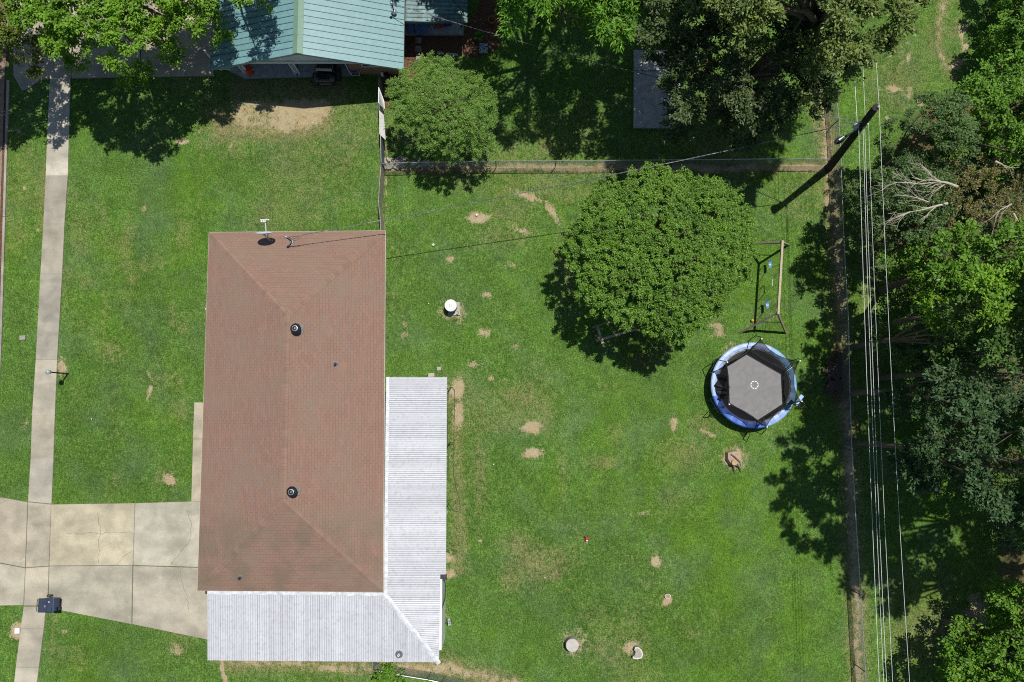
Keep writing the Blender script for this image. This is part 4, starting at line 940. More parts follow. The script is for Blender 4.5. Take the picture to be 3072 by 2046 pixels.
b = MB(); q = on(.77) + Vector((-.34, -.12, 0)); b.lathe([(.10, -.14), (.12, -.1), (.12, .1), (.07, .15)], q, 12); b.bar(on(.77), q, .03); b.build('junction_can', mat('pale_can', (.55, .55, .62), rough=.4), t)
ls = W(2566, 391, 6.2); le = W(2518, 421, 6.0); d_ = (le - ls); b = MB(); b.tube([on(.72), ls, ls + d_ * .3], .03, 8); arm = b.build('lamp_arm', GALV, t)
u_ = d_.normalized(); n_ = Vector((-u_.y, u_.x, 0)); b = MB(); prof = [(0, .05), (.18, .06), (.24, .06), (.3, .09), (.52, .15), (.68, .155), (.80, .10), (.86, .0)]
vs = []; fs = []; o_ = ls + d_ * .3
for (s, w_) in prof:
    for a in range(10):
        an = 2 * math.pi * a / 10; vs.append(o_ + u_ * s + n_ * (w_ * math.cos(an)) + Vector((0, 0, w_ * .5 * math.sin(an))))
for i in range(len(prof) - 1):
    for a in range(10): fs.append((i * 10 + a, i * 10 + (a + 1) % 10, (i + 1) * 10 + (a + 1) % 10, (i + 1) * 10 + a))
b.add(vs, fs); lh = b.build('lamp_head', BLACKM, arm, smooth=True)
b = MB(); b.box(o_ + u_ * .48 + Vector((0, 0, .075)), (.34, .12, .02), math.atan2(u_.y, u_.x)); b.build('light_sensor_cover', WHITE, arm, bevel=.03)
b = MB(); b.box(o_ + u_ * .12 + Vector((0, 0, .045)), (.2, .05, .03), math.atan2(u_.y, u_.x)); b.build('fixing_plate', WHITE, arm)
WIRE = mat('aluminium_wire', (.74, .75, .77), (.66, .67, .69), rough=.5); WIRED = mat('dark_cable', (.10, .10, .11), (.26, .26, .28), rough=.5, ns=2.0, lo=.5, hi=.6)
def wire(a, b_, sag, r, label, m_, n=26, cat='power line', grp='power lines strung from the utility pole', twist=0, name='power_line'):
    b = MB(); a, b_ = Vector(a), Vector(b_); pts = [a + (b_ - a) * (k / n) - Vector((0, 0, 4 * sag * (k / n) * (1 - k / n))) for k in range(n + 1)]
    if twist:
        N_ = n * 14; ph = 0
        for q in range(2):
            pp = []
            for k in range(N_ + 1):
                s = k / N_; c = a + (b_ - a) * s - Vector((0, 0, 4 * sag * s * (1 - s))); an = s * (b_ - a).length / .5 * 2 * math.pi + math.pi * q
                u, v = basis(b_ - a); pp.append(c + u * math.cos(an) * twist + v * math.sin(an) * twist)
            b.tube(pp, r, 4)
    else: b.tube(pts, r, 5)
    tag(b.build(name, m_), label, cat, grp)
def far(px0, py0, px1, py1, h): 
    """extend the line through two photo points (at height h) out beyond the frame"""
    A, B = W(px0, py0, h), W(px1, py1, h); return A + (B - A) * 2.3
# long runs toward the bottom of the picture
S5 = W(2790, 2900, 8.6); S1 = W(2680, 2900, 7.0); S2 = W(2696, 2900, 7.3); S3 = W(2704, 2900, 7.1); S4 = W(2726, 2900, 7.2)
wire(top + Vector((.1, 0, .12)), S5, .35, .0075, 'outermost power line, rightmost of the long wires below the pole top', WIRE)
wire(hw + Vector((-.22, -.06, -.12)), S1, .25, .009, 'leftmost of the long wires running down from the pole', WIRE)
wire(hw + Vector((.02, -.2, -.2)), S2, .3, .0085, 'second long wire from the left running down from the pole', WIRE)
wire(hw + Vector((.08, -.2, -.16)), S3, .25, .0085, 'third long wire from the left running down from the pole', WIRE)
wire(hw + Vector((.14, -.16, .1)), S4, .25, .0075, 'fourth long wire from the left, just left of the outermost one', WIRE)
wire(top + Vector((.1, 0, .12)), W(2604, -700, 8.6), .3, .009, 'wire running up the picture from the pole top', WIRE)
wire(hw + Vector((.0, .05, .1)), W(2574, -700, 7.2), .25, .009, 'wire running up the picture left of the pole top wire', WIRE)
wire(hw + Vector((-.34, .0, .0)), W(2536, -700, 6.8), .25, .012, 'wire running up the picture from the small can on the pole', WIRE)
wire(hw + Vector((-.2, -.02, .1)), mq + Vector((.12, 0, -.02)), .5, .012, 'twisted service drop from the pole to the mast on the red roof', WIRED, twist=.012, n=30)
wire(hw + Vector((-.22, -.06, -.12)) + Vector((0, .1, 0)), gq + Vector((.1, 0, 0)), .7, .011, 'twisted service drop from the pole to the green roofed house', WIRED, twist=.011, n=30)
b = MB(); b.tube([mq + Vector((.12, 0, -.06)), mq + Vector((.25, -.06, -.2)), mq + Vector((.45, .0, -.1)), mq + Vector((.62, .06, .02))], .01, 5); b.tube([mq + Vector((.12, 0, -.06)), mq + Vector((.2, -.12, -.3)), mq + Vector((.4, -.1, -.3)), mq + Vector((.8, .08, .03))], .008, 5)
tag(b.build('service_loop', BLACKP), 'slack cable loops at the mast on the red roof', 'cable')
# ------------------------------------------------------------------ trampoline
c = W(2262, 1155.5, .9); R_ = 2.30
t = thing('trampoline', (c.x, c.y, 0), 'round trampoline with a blue padded rim and black safety net', 'trampoline')
PADB = mat('faded_blue_pad', (.26, .34, .56), (.19, .28, .50), rough=.45, ns=1.3, tint=True, spec=.5, bump=.35, bs=6)
MATG = mat('jumping_mat', (.185, .183, .19), (.155, .153, .16), rough=.7, ns=4, bump=.1)
b = MB(); sg = 96
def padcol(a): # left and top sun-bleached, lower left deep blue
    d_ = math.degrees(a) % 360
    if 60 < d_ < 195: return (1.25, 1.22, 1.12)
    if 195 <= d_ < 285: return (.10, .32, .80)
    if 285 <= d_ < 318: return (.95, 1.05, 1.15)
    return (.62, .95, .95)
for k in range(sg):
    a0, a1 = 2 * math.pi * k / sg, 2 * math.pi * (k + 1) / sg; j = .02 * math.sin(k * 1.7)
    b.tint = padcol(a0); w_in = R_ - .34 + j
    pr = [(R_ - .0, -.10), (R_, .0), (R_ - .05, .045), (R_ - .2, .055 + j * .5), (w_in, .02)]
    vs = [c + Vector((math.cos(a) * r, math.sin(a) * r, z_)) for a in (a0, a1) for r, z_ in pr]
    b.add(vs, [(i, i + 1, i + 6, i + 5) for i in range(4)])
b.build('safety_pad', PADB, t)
b = MB(); b.tube([c + Vector((math.cos(2 * math.pi * k / 48) * (R_ - .03), math.sin(2 * math.pi * k / 48) * (R_ - .03), -.05)) for k in range(49)], .03, 8); b.build('ring_frame', GALV, t)
b = MB(); b.lathe([(R_ - .45, -.0), (R_ - .45, .006), (0, .006)], c - Vector((0, 0, .03)), 72, cap=False); b.lathe([(R_ - .30, -.035), (R_ - .45, -.025)], c, 72, cap=False)
jm = b.build('jumping_mat', MATG, t)
mc = W(2264, 1154.5, .9)
b = MB()
for k in range(8):
    vs = []
    for i in range(5):
        a = 2 * math.pi * (k + .14 + .72 * i / 4) / 8
        for r in (.175, .215): vs.append(mc + Vector((math.cos(a) * r, math.sin(a) * r, -.0195)))
    b.add(vs, [(2 * i, 2 * i + 1, 2 * i + 3, 2 * i + 2) for i in range(4)])
b.build('dashed_circle', WHITE, jm)
tips = [W(x, y, 2.45) for x, y in ((2284, 1017), (2399, 1083), (2404, 1204), (2300, 1281), (2187, 1213), (2181, 1087))]
feet = [c + (Vector((p.x, p.y, 0)) - Vector((c.x, c.y, 0))).normalized() * (R_ + .02) - Vector((0, 0, .0)) for p in tips]
botm = [W(x, y, .92) for x, y in ((2241, 1063), (2344, 1122), (2349, 1212), (2273, 1261), (2189, 1209), (2181, 1100))]
for p, f in zip(tips, feet):
    f0 = Vector((f.x, f.y, .05)); f1 = Vector((f.x, f.y, 1.0)); o_ = (f0 - Vector((c.x, c.y, .05))).normalized() * .22
    b = MB(); b.tube([f0, f0 + o_ * .6 + Vector((0, 0, .5)), f1 + o_ * .9, f1 + o_ * 1.2 + Vector((0, 0, .6)), Vector((p.x, p.y, 2.3)) + o_ * .6, p], .022, 8); b.tube([p, p + Vector((0, 0, .05))], .03, 8); b.build('net_pole', BLACKP, t)
    b = MB(); b.lathe([(.035, -.03), (.045, .02), (.03, .05), (0, .06)], p + Vector((0, 0, .05)), 10, cap=False); b.build('pole_cap', WHITE, t)
for k in range(6):
    a = 2 * math.pi * (k + .5) / 6; q = [Vector((c.x + math.cos(a + s) * (R_ - .05), c.y + math.sin(a + s) * (R_ - .05), z_)) for s, z_ in ((-.22, .86), (-.20, .05), (.20, .05), (.22, .86))]
    b = MB(); b.tube(q, .024, 8); b.build('leg', GALV, t)
NET = bpy.data.materials.new('black_netting'); NET.use_nodes = True
_p = NET.node_tree.nodes['Principled BSDF']; _p.inputs['Base Color'].default_value = (.012, .013, .014, 1); _p.inputs['Roughness'].default_value = .8; _p.inputs['Alpha'].default_value = .74
b = MB(); rn = random.Random(6); nseg = 14
for i in range(6):
    j = (i + 1) % 6; prev = None
    for k in range(nseg + 1):
        s = k / nseg; sagt = 4 * s * (1 - s); T_ = tips[i] + (tips[j] - tips[i]) * s; cc = Vector((c.x, c.y, 0))
        T_ = T_ + (cc - Vector((T_.x, T_.y, 0))) * (.10 * sagt) - Vector((0, 0, .10 + .35 * sagt)); B_ = botm[i] + (botm[j] - botm[i]) * s
        M1 = B_ + (T_ - B_) * .35 + (Vector((T_.x, T_.y, 0)) - cc) * .06 + Vector((rn.uniform(-.05, .05), rn.uniform(-.05, .05), 0)); M2 = B_ + (T_ - B_) * .7 + Vector((rn.uniform(-.05, .05), rn.uniform(-.05, .05), 0))
        rim = B_ + (B_ - Vector((c.x, c.y, B_.z))).normalized() * .05; rim.z = .90
        out_ = Vector((c.x, c.y, .93)) + (B_ - Vector((c.x, c.y, B_.z))).normalized() * (R_ - .40)
        row = [out_, B_, M1, M2, T_]
        if prev:
            for q in range(4): b.add([prev[q], row[q], row[q + 1], prev[q + 1]], [(0, 1, 2, 3)])
        prev = row
b.build('safety_net', NET, t, smooth=True)
b = MB()
for i in range(6):
    j = (i + 1) % 6; pts = []
    for k in range(9):
        s = k / 8; sagt = 4 * s * (1 - s); T_ = tips[i] + (tips[j] - tips[i]) * s; cc = Vector((c.x, c.y, 0)); pts.append(T_ + (cc - Vector((T_.x, T_.y, 0))) * (.10 * sagt) - Vector((0, 0, .10 + .35 * sagt)))
    b.tube(pts, .012, 5)
    b.tube([botm[i], botm[j]], .014, 5); b.tube([tips[i] - Vector((0, 0, .1)), botm[i]], .022, 5)
b.build('net_rope', BLACKP, t)
# folded slack net on the left side
b = MB(); vs = []
for k in range(10):
    s = k / 9; A = W(2150 + 6 * math.sin(k), 1120 + s * 78, 1.05 + .12 * math.sin(k * 2.1)); B = W(2178 + 5 * math.sin(k * 1.3), 1128 + s * 70, 1.25 + .15 * math.sin(k * 1.7)); vs += [A, B]
b.add(vs, [(2 * i, 2 * i + 1, 2 * i + 3, 2 * i + 2) for i in range(9)]); b.build('slack_net', mat('black_cloth', (.012, .012, .015), rough=.7), t)
b = MB(); q = W(2397, 1200, 1.9); b.box(q, (.62, .20, .03), math.radians(52), None); bb = b.build('backboard', mat('board_blue', (.22, .36, .62), (.30, .42, .66), rough=.35), t, bevel=.01)
b = MB(); b.tube([q + Vector((.16, -.22, -.1)) + Vector((.16 * math.cos(a_ * .5), .16 * math.sin(a_ * .5), 0)) for a_ in range(13)], .012, 6); b.build('hoop', BLACKP, bb)
for i, (x, y) in enumerate(((2237, 1233), (2268, 1238), (2300, 1231), (2292, 1249), (2312, 1243))):
    q = W(x, y, .905); rr = random.Random(i); b = MB(); a_ = rr.uniform(0, 3); b.add([q + Vector((math.cos(a_) * .07, math.sin(a_) * .07, .006)), q + Vector((-math.sin(a_) * .025, math.cos(a_) * .025, .012)), q - Vector((math.cos(a_) * .07, math.sin(a_) * .07, -.006)), q - Vector((-math.sin(a_) * .025, math.cos(a_) * .025, -.002))], [(0, 1, 2, 3)])
    tag(b.build('fallen_leaf', PWOOD), 'dry leaf lying at the lower end of the trampoline mat', 'leaf', 'dry leaves on the trampoline mat')

# ------------------------------------------------------------------ swing set
hb = 2.45; A, B = W(2347, 722, hb), W(2334, 1011 - 68, hb)
t = thing('swing_set', ((A.x + B.x) / 2, (A.y + B.y) / 2, 0), 'timber swing set with a pale top beam left of the right fence', 'swing set')
b = MB(); b.bar(A, B, .11, .14); b.build('top_beam', PWOOD, t)
for (top_, fx, lab) in ((A, ((2238, 731), (2366, 734)), 0), (B, ((2222, 997), (2358, 999)), 1)):
    d_ = (B - A).normalized(); k0_ = top_ + (d_ if lab == 0 else -d_) * .08 - Vector((0, 0, .05))
    for (x, y) in fx: b = MB(); b.bar(k0_, W(x, y, 0), .10, .10); b.build('leg', WOOD, t)
    b = MB(); p1, p2 = k0_ + (W(*fx[0], 0) - k0_) * .45, k0_ + (W(*fx[1], 0) - k0_) * .45
    if lab: b.bar(p1, p2, .035, .09)
    else: b.bar(p1, p2, .03, .08)
    b.build('cross_brace', WOOD, t)
SW_ = mat('swing_blue', (.10, .20, .42), (.14, .26, .48), rough=.35, spec=.6); CH = mat('chain', (.45, .46, .48), rough=.4, metal=.5)
def beamx(y): s = (y - A.y) / (B.y - A.y); return A.x + (B.x - A.x) * s
for (x, y, kind) in ((2310, 793, 0), (2317, 848, 1), (2302, 914, 0)):
    q = W(x, y, .5 if kind == 0 else .85); vs = []; b = MB(); n = 10; qz = q.z
    if kind == 0:
        rows = []
        for k in range(n + 1):
            s = k / n - .5; z_ = qz + .16 * (2 * s) ** 2 * .8; yy = q.y - s * .46
            rows.append([(q.x - .075, yy, z_), (q.x + .075, yy, z_), (q.x + .075, yy, z_ - .012), (q.x - .075, yy, z_ - .012)])
        vs = [v_ for r in rows for v_ in r]; fs = []
        for k in range(n):
            for e in range(4): fs.append((4 * k + e, 4 * k + (e + 1) % 4, 4 * k + 4 + (e + 1) % 4, 4 * k + 4 + e))
        fs += [(0, 1, 2, 3), (4 * n, 4 * n + 3, 4 * n + 2, 4 * n + 1)]
        b.add(vs, fs); sw = b.build('swing_seat', SW_, t); e1, e2 = Vector((q.x, q.y + .23, qz + .13)), Vector((q.x, q.y - .23, qz + .13))
        sw['label'] = 'upper blue sling seat' if y < 850 else 'lower blue sling seat'
    else:
        b.tube([(q.x, q.y + .22, qz), (q.x, q.y - .22, qz)], .02, 8); b.tube([(q.x, q.y + .22, qz), (q.x - .05, q.y + .24, qz + .1), (q.x + .04, q.y + .25, qz + .14)], .015, 6); b.tube([(q.x, q.y - .22, qz), (q.x - .05, q.y - .24, qz - .08)], .015, 6)
        sw = b.build('trapeze_bar', mat('pale_green_bar', (.45, .55, .52), rough=.4), t); e1, e2 = Vector((q.x, q.y + .22, qz)), Vector((q.x, q.y - .22, qz))
    for e, s in ((e1, .12), (e2, -.12)):
        b = MB(); yy = e.y + s; b.tube([e, (beamx(yy), yy, hb - .07)], .013, 5); b.build('chain', CH, sw)
# ------------------------------------------------------------------ wooden play frame under the big tree
hz = 1.9; t = thing('wooden_frame', W(1830, 1030, 0), 'weathered timber frame half hidden at the lower left of the big round tree', 'timber frame')
def bm(a, b_, w, h_, z0, z1, m_=PWOOD, nm='beam'):
    b = MB(); b.bar(W(*a, z0), W(*b_, z1), w, h_); return b.build(nm, m_, t)
bm((1789, 1022), (1912, 987), .10, .05, hz, hz); bm((1776, 983), (1850, 958), .07, .05, hz, hz, WOOD)
bm((1792, 980), (1808, 1030), .12, .04, hz - .06, hz - .06, PWOOD, 'cross_board'); bm((1780, 986), (1793, 1018), .07, .03, hz - .35, hz - .35, DWOOD, 'cross_board'); bm((1805, 1014), (1830, 1006), .04, .08, hz - .12, hz - .12, WOOD, 'brace')
for (x, y) in ((1800, 1018), (1786, 980), (1905, 988), (1850, 958)):
    q = W(x, y, hz); b = MB(); b.bar((q.x, q.y, -.05), (q.x, q.y, hz - .03), .09); b.build('post', DWOOD, t)

# ------------------------------------------------------------------ yard objects
p = W(1360, 926, 0); t = thing('well_cover', p, 'tall white round tank standing on a square pad right of the red roof', 'tank'); pp_ = W(1352, 916, .95)
b = MB(); pp = Vector((p.x + .0, p.y, 0)); q = W(1352, 916, .75); q = Vector((q.x, q.y, 0)); WHT = mat('chalky_white', (.72, .72, .70), (.58, .58, .56), rough=.7, ns=6)
b.lathe([(.31, .06), (.31, .68)], q, 30); b.build('drum', mat('grey_drum', (.30, .29, .27), (.2, .19, .18), rough=.8), t)
b = MB(); b.lathe([(.33, .66), (.335, .72), (.32, .745), (.30, .735), (.28, .735), (0, .75)], q, 36, cap=False); lid_ = b.build('lid', WHT, t)
b = MB(); 
for s in (-.06, .06): b.box(q + Vector((s, 0, .755)), (.02, .16, .012))
b.build('lid_grip', CONC2, lid_)
b = MB(); b.box(q + Vector((.12, -.10, .04)), (.66, .72, .10), .04); b.build('base_pad', CONC, t); b = MB(); b.tube([q + Vector((.37, -.32, .1)), q + Vector((.40, -.34, .45)), q + Vector((.33, -.3, .5))], .02, 6); b.build('pipe', GALV, t)
p = W(1716, 1932, .3); t = thing('concrete_riser', (p.x, p.y, 0), 'round concrete riser with a pale rim in the lower part of the lawn', 'concrete riser')
b = MB(); b.lathe([(.33, -.1), (.33, .50)], (p.x, p.y, 0), 36); b.build('body', CONC2, t)
b = MB(); b.lathe([(.335, .49), (.34, .53), (.325, .55), (.30, .545), (0, .545)], (p.x, p.y, 0), 40, cap=False); b.build('lid', mat('riser_lid', (.46, .44, .40), (.38, .36, .33), rough=.9, ns=5), t)
def blob(px, py, pts, z0, z1, m_, nm, lab, cat, rim=None, scale=1 / 54.6):
    P = [(W(px, py).x + x * scale, W(px, py).y - y * scale) for x, y in pts]; b = MB(); b.prism(P, z0, z1); o = b.build(nm, m_, bevel=.02); tag(o, lab, cat)
    if rim:
        b = MB(); n = len(P); cx_, cy_ = sum(p_[0] for p_ in P) / n, sum(p_[1] for p_ in P) / n
        for i in range(n):
            a_, c_ = P[i], P[(i + 1) % n]; f = .80; b.quad((a_[0], a_[1], z1 + .006), (c_[0], c_[1], z1 + .006), (cx_ + (c_[0] - cx_) * f, cy_ + (c_[1] - cy_) * f, z1 + .006), (cx_ + (a_[0] - cx_) * f, cy_ + (a_[1] - cy_) * f, z1 + .006))
        b.build('rim', rim, o)
    return o
RIMW = mat('pale_rim', (.60, .57, .50), (.5, .48, .42), rough=.8)
blob(1910, 1955, [(-7, -17), (2, -18), (12, -10), (16, 2), (12, 13), (-2, 16), (-14, 14), (-14, 9), (-7, 4), (-5, -4), (-9, -9)], -.05, .30, mat('stump_grey', (.36, .34, .30), (.26, .245, .215), rough=.9, ns=6), 'tree_stump', 'grey kidney shaped stump near the bottom of the lawn', 'stump', RIMW)
blob(2002, 1788, [(-9, -4), (-5, -6), (5, -6), (9, -4), (8, 3), (4, 7), (-4, 7), (-8, 3)], -.05, .10, mat('stump_brown', (.34, .24, .19), rough=.9), 'tree_stump', 'small stump with a pale ring above a bare sandy spot', 'stump', RIMW)
p = W(2205, 1376, 0); t = thing('tree_stump', p, 'large split stump with roots on bare earth below the trampoline', 'stump'); STP = mat('cut_wood', (.42, .30, .19), (.30, .22, .15), rough=.85, ns=6, c3=(.25, .22, .2), ns2=10)
b = MB(); prof = [(-.38, .30), (-.1, .42), (.22, .40), (.40, .15), (.34, -.2), (.05, -.40), (-.22, -.34), (-.40, -.05)]; qq = W(2204, 1374, .35)
b.add([(qq.x + x * 1.1, qq.y + y, -.05) for x, y in prof] + [(qq.x + x * .9, qq.y + y * .9, .34 + .05 * math.sin(i * 2)) for i, (x, y) in enumerate(prof)], [tuple(range(8)), tuple(range(8, 16))[::-1]] + [(i, 8 + i, 8 + (i + 1) % 8, (i + 1) % 8) for i in range(8)]); b.build('trunk_base', STP, t)
b = MB(); b.lathe([(.15, 0), (.15, .47), (.13, .48), (0, .47)], (qq.x - .05, qq.y - .24, 0), 14, cap=False); b.build('sucker_stub', mat('ring_wood', (.50, .33, .20), (.35, .22, .14), rough=.8, ns=18), t)
for i, pts in enumerate([[(.1, -.3, .3), (.3, -.5, .12), (.42, -.8, .02)], [(-.2, .2, .36), (.0, .05, .42), (.25, -.2, .40), (.35, -.45, .2)], [(0, -.35, .2), (.02, -.6, .1), (.08, -.85, .03)]]):
    b = MB(); b.tube([(qq.x + x, qq.y + y, z_) for x, y, z_ in pts], [.04] * (len(pts) - 1) + [.015], 6); b.build('root', BARK, t)
p = W(178 - 10, 1795, 0)
# wheeled bin
c_ = W(165, 1811, 0); t = thing('wheeled_bin', c_, 'dark blue wheeled rubbish bin standing where the driveway meets the footpath', 'wheeled bin')
BINB = mat('bin_blue', (.045, .075, .19), (.03, .055, .15), rough=.45, ns=3); BIND = mat('bin_lid', (.022, .028, .06), (.035, .055, .075), rough=.5, ns=2.4)
lx0, lx1 = W(114, 1815, 1.05).x, W(159, 1815, 1.05).x; ly0, ly1 = W(140, 1838, 1.05).y, W(140, 1795, 1.05).y; rt = -.03
bx0, bx1 = W(152, 1810, 0).x, W(184, 1810, 0).x; by0, by1 = W(170, 1832, 0).y, W(170, 1790, 0).y
def fr(s, ins=0):
    z_ = s * 1.02; a = 1 - s; x0_, x1_ = lx0 * s + bx0 * a + .03, lx1 * s + bx1 * a - .02; y0_, y1_ = ly0 * s + (by0) * a + .02, ly1 * s + by1 * a - .02
    x0_ = min(x0_, x1_ - .3)
    return [(x0_, y0_, z_), (x1_, y0_ + .01, z_), (x1_, y1_ - .01, z_), (x0_, y1_, z_)]
b = MB(); rows = [fr(.06), fr(.5), fr(.96)]; vs = [v_ for r in rows for v_ in r]; fs = [(3, 2, 1, 0), (8, 9, 10, 11)]
for k in range(2):
    for e in range(4): fs.append((4 * k + e, 4 * k + (e + 1) % 4, 4 * k + 4 + (e + 1) % 4, 4 * k + 4 + e))
b.add(vs, fs); b.build('body', BINB, t, bevel=.04)
b = MB(); b.box((bx1 + .02, (by0 + by1) / 2 - .08, .62), (.03, .12, .5), -.0); b.box((bx1 + .06, (by0 + by1) / 2 - .16, .35), (.12, .16, .12)); b.build('front_rib', BINB, t, bevel=.015)
L4 = [(lx0, ly0), (lx1, ly0 - .01), (lx1 + .01, ly1), (lx0, ly1)]; b = MB(); b.prism([(x * 1, y) for x, y in L4], 1.02, 1.05); cxl, cyl = (lx0 + lx1) / 2, (ly0 + ly1) / 2
b.prism([(cxl + (x - cxl) * .86, cyl + (y - cyl) * .86) for x, y in L4], 1.05, 1.085); lid = b.build('lid', BIND, t, bevel=.02)
b = MB(); b.tube([(lx1 + .012, ly0, 1.035), (lx1 + .02, ly1, 1.035)], .022, 6); b.build('lid_rim', mat('rim_blue', (.05, .10, .34), rough=.35), lid)
b = MB(); b.box((cxl + .0, cyl - .03, 1.088), (.022, .10, .006)); b.box((cxl + .17, cyl + .19, 1.088), (.015, .11, .006), .5); b.box((cxl + .21, cyl + .18, 1.088), (.012, .09, .006), .5); b.build('lid_mark', WHITE, lid)
b = MB(); b.tube([(lx0 - .05, ly0 + .06, 1.0), (lx0 - .07, ly0 + .08, 1.02), (lx0 - .07, ly1 - .08, 1.02), (lx0 - .05, ly1 - .06, 1.0)], .02, 8); b.tube([(lx0 - .07, cyl, 1.02), (lx0 + .02, cyl, 1.0)], .02, 6); b.build('handle', BLACKP, t)
for s, y in ((1, by1 + .10), (-1, by0 + .0)):
    wc = Vector((bx0 + .02, y, .15)); b = MB(); b.lathe([(.07, -.035), (.14, -.035), (.15, 0), (.14, .035), (.07, .035)], wc, 20, axis=(0, 1, 0)); w_ = b.build('wheel', BLACKP, t); b = MB(); b.lathe([(0, -.03), (.07, -.037), (.07, .037), (0, .03)], wc, 14, axis=(0, 1, 0), cap=False); b.build('hub', mat('hub_brown', (.10, .05, .05), rough=.6), w_)
b = MB(); b.tube([(bx0 + .02, by0, .15), (bx0 + .02, by1 + .1, .15)], .015, 6); b.build('axle', BLACKM, t)
# garden lamp post
p = W(203, 1121, 0); t = thing('lamp_post', p, 'thin black lamp post with a silver top beside the footpath', 'lamp post')
b = MB(); b.tube([p - Vector((0, 0, .1)), p + Vector((0, 0, 1.55))], .038, 10); b.lathe([(.06, 0), (.05, .12)], p, 10); b.build('post', BLACKM, t)
q = p + Vector((0, 0, 1.55)); b = MB(); b.lathe([(.05, 0), (.10, .04), (.13, .20), (.12, .22)], q, 6); b.build('lantern', mat('lantern_glass', (.45, .46, .47), rough=.15), t)
b = MB(); b.lathe([(.155, .22), (.10, .29), (.03, .33), (.02, .38), (0, .385)], q, 6, cap=False); b.build('lamp_cap', mat('silver_paint', (.55, .57, .60), rough=.3, metal=.4), t)
# meter covers and pavers
for (x, y, l, w, m_, nm, lab, cat) in ((68, 1013, .32, .24, CONC2, 'meter_cover', 'grey water meter cover in the verge left of the footpath', 'cover'),
    (52, 1892, .26, .28, WHITE, 'meter_box', 'white meter box on a bare spot left of the lower footpath', 'meter box'),
    (1294, 1125, .34, .20, CONC, 'paving_slab', 'pale paving slab touching the top edge of the white porch roof', 'paving slab'),
    (1317, 1106, .22, .20, CONC, 'paving_slab', 'small pale paving slab just above the slab at the white porch roof', 'paving slab')):
    P = W(x, y, .03); b = MB(); b.box(P, (l, w, .07), .05); tag(b.build(nm, m_, bevel=.008), lab, cat)
# little toy on the grass
p = W(1760, 1617, 0); t = thing('toy_mower', p, 'small red toy with black wheels lying on the lawn', 'toy'); REDP = mat('red_plastic', (.55, .02, .025), (.42, .015, .02), rough=.35)
b = MB(); b.box(p + Vector((0, 0, .10)), (.15, .22, .10)); b.box(p + Vector((0, .05, .17)), (.10, .08, .06)); b.build('body', REDP, t, bevel=.025)
for (sx, sy) in ((-.08, .13), (.06, .14), (-.12, -.02), (.12, -.02)): b = MB(); b.lathe([(.0, -.02), (.045, -.02), (.045, .02), (0, .02)], p + Vector((sx, sy, .045)), 12, axis=(1, 0, 0), cap=False); b.build('wheel', BLACKP, t)
b = MB(); b.box(p + Vector((.01, -.06, .155)), (.10, .035, .012)); b.build('stripe', WHITE, t); b = MB(); b.tube([p + Vector((0, -.11, .12)), p + Vector((0, -.17, .18))], .012, 6); b.lathe([(.02, 0), (.02, .02)], p + Vector((0, -.17, .17)), 8); b.build('handle', WHITE, t)
p = W(2256, 962, 0); b = MB(); b.lathe([(0, 0), (.06, .02), (.09, .08), (.06, .15), (0, .17)], p, 12, cap=False); tag(b.build('toy_ball', mat('yellow_orange', (.7, .35, .06), rough=.4), smooth=True), 'small orange yellow ball by the lower legs of the swing set', 'ball')
# white pebbles and litter specks
for i, (x, y, s, lab) in enumerate(((1300, 735, .17, 'white stone on the lawn below the overhead cable near the red roof'), (1481, 1393, .09, 'small white pebble below the lower of two sandy patches'), (1286, 911, .06, 'tiny white pebble left of the white tank'), (617, 927, .07, 'white pebble at the left edge of the red roof'), (275, 1257, .07, 'white pebble in the front lawn right of the footpath'), (1430, 645, .16, 'grey stone on the bare spot above the overhead cable'), (1348, 1372, .06, 'tiny pale pebble beside the garden hose'), (2808, 1468, .22, 'pale stone in the shaded grass below the woods'), (1635, 1733, .07, 'white pebble on the dry patch left of the toy'))):
    P = W(x, y, .02); rr = random.Random(i); b = MB(); b.lathe([(0, 0), (s * .5, .02), (s * .42, s * .35), (0, s * .45)], P, 7, cap=False); b.v = [(v_[0] + rr.uniform(-.01, .01), v_[1] + rr.uniform(-.01, .01), v_[2]) for v_ in b.v]; tag(b.build('pebble', WHT, smooth=True), lab, 'stone')
# garden hose
hp = [(1333, 1480), (1345, 1400), (1343, 1330), (1345, 1180), (1352, 1162), (1360, 1166), (1364, 1185), (1362, 1300), (1360, 1400), (1368, 1460), (1380, 1510), (1378, 1530), (1366, 1534), (1352, 1520)]
cat_pts = []
for i in range(len(hp) - 1):
    p0_, p1_, p2_, p3_ = [np.array(hp[min(max(i + k, 0), len(hp) - 1)], float) for k in (-1, 0, 1, 2)]
    for k in range(8):
        s = k / 8; q = .5 * ((2 * p1_) + (-p0_ + p2_) * s + (2 * p0_ - 5 * p1_ + 4 * p2_ - p3_) * s * s + (-p0_ + 3 * p1_ - 3 * p2_ + p3_) * s ** 3); cat_pts.append(W(q[0], q[1], .03))
b = MB(); b.tube(cat_pts, .014, 6); tag(b.build('garden_hose', mat('hose_green', (.05, .07, .04), rough=.5)), 'dark green garden hose looped beside the white porch roof', 'hose')
for i, (x0_, y0_, x1_, y1_) in enumerate(((1342, 1176, 1352, 1162), (1342, 1338, 1350, 1328), (1341, 1520, 1346, 1512))):
    b = MB(); b.tube([W(x0_, y0_, .5), W(x1_, y1_, .55)], .022, 6); q = W(x1_, y1_, .5); b.tube([W(x1_, y1_, .55), (q.x, q.y, -.02)], .02, 6); tag(b.build('plant_stake', BLACKM), ('upper', 'middle', 'lower')[i] + ' of three short black stakes at the outer edge of the white porch roof', 'stake')
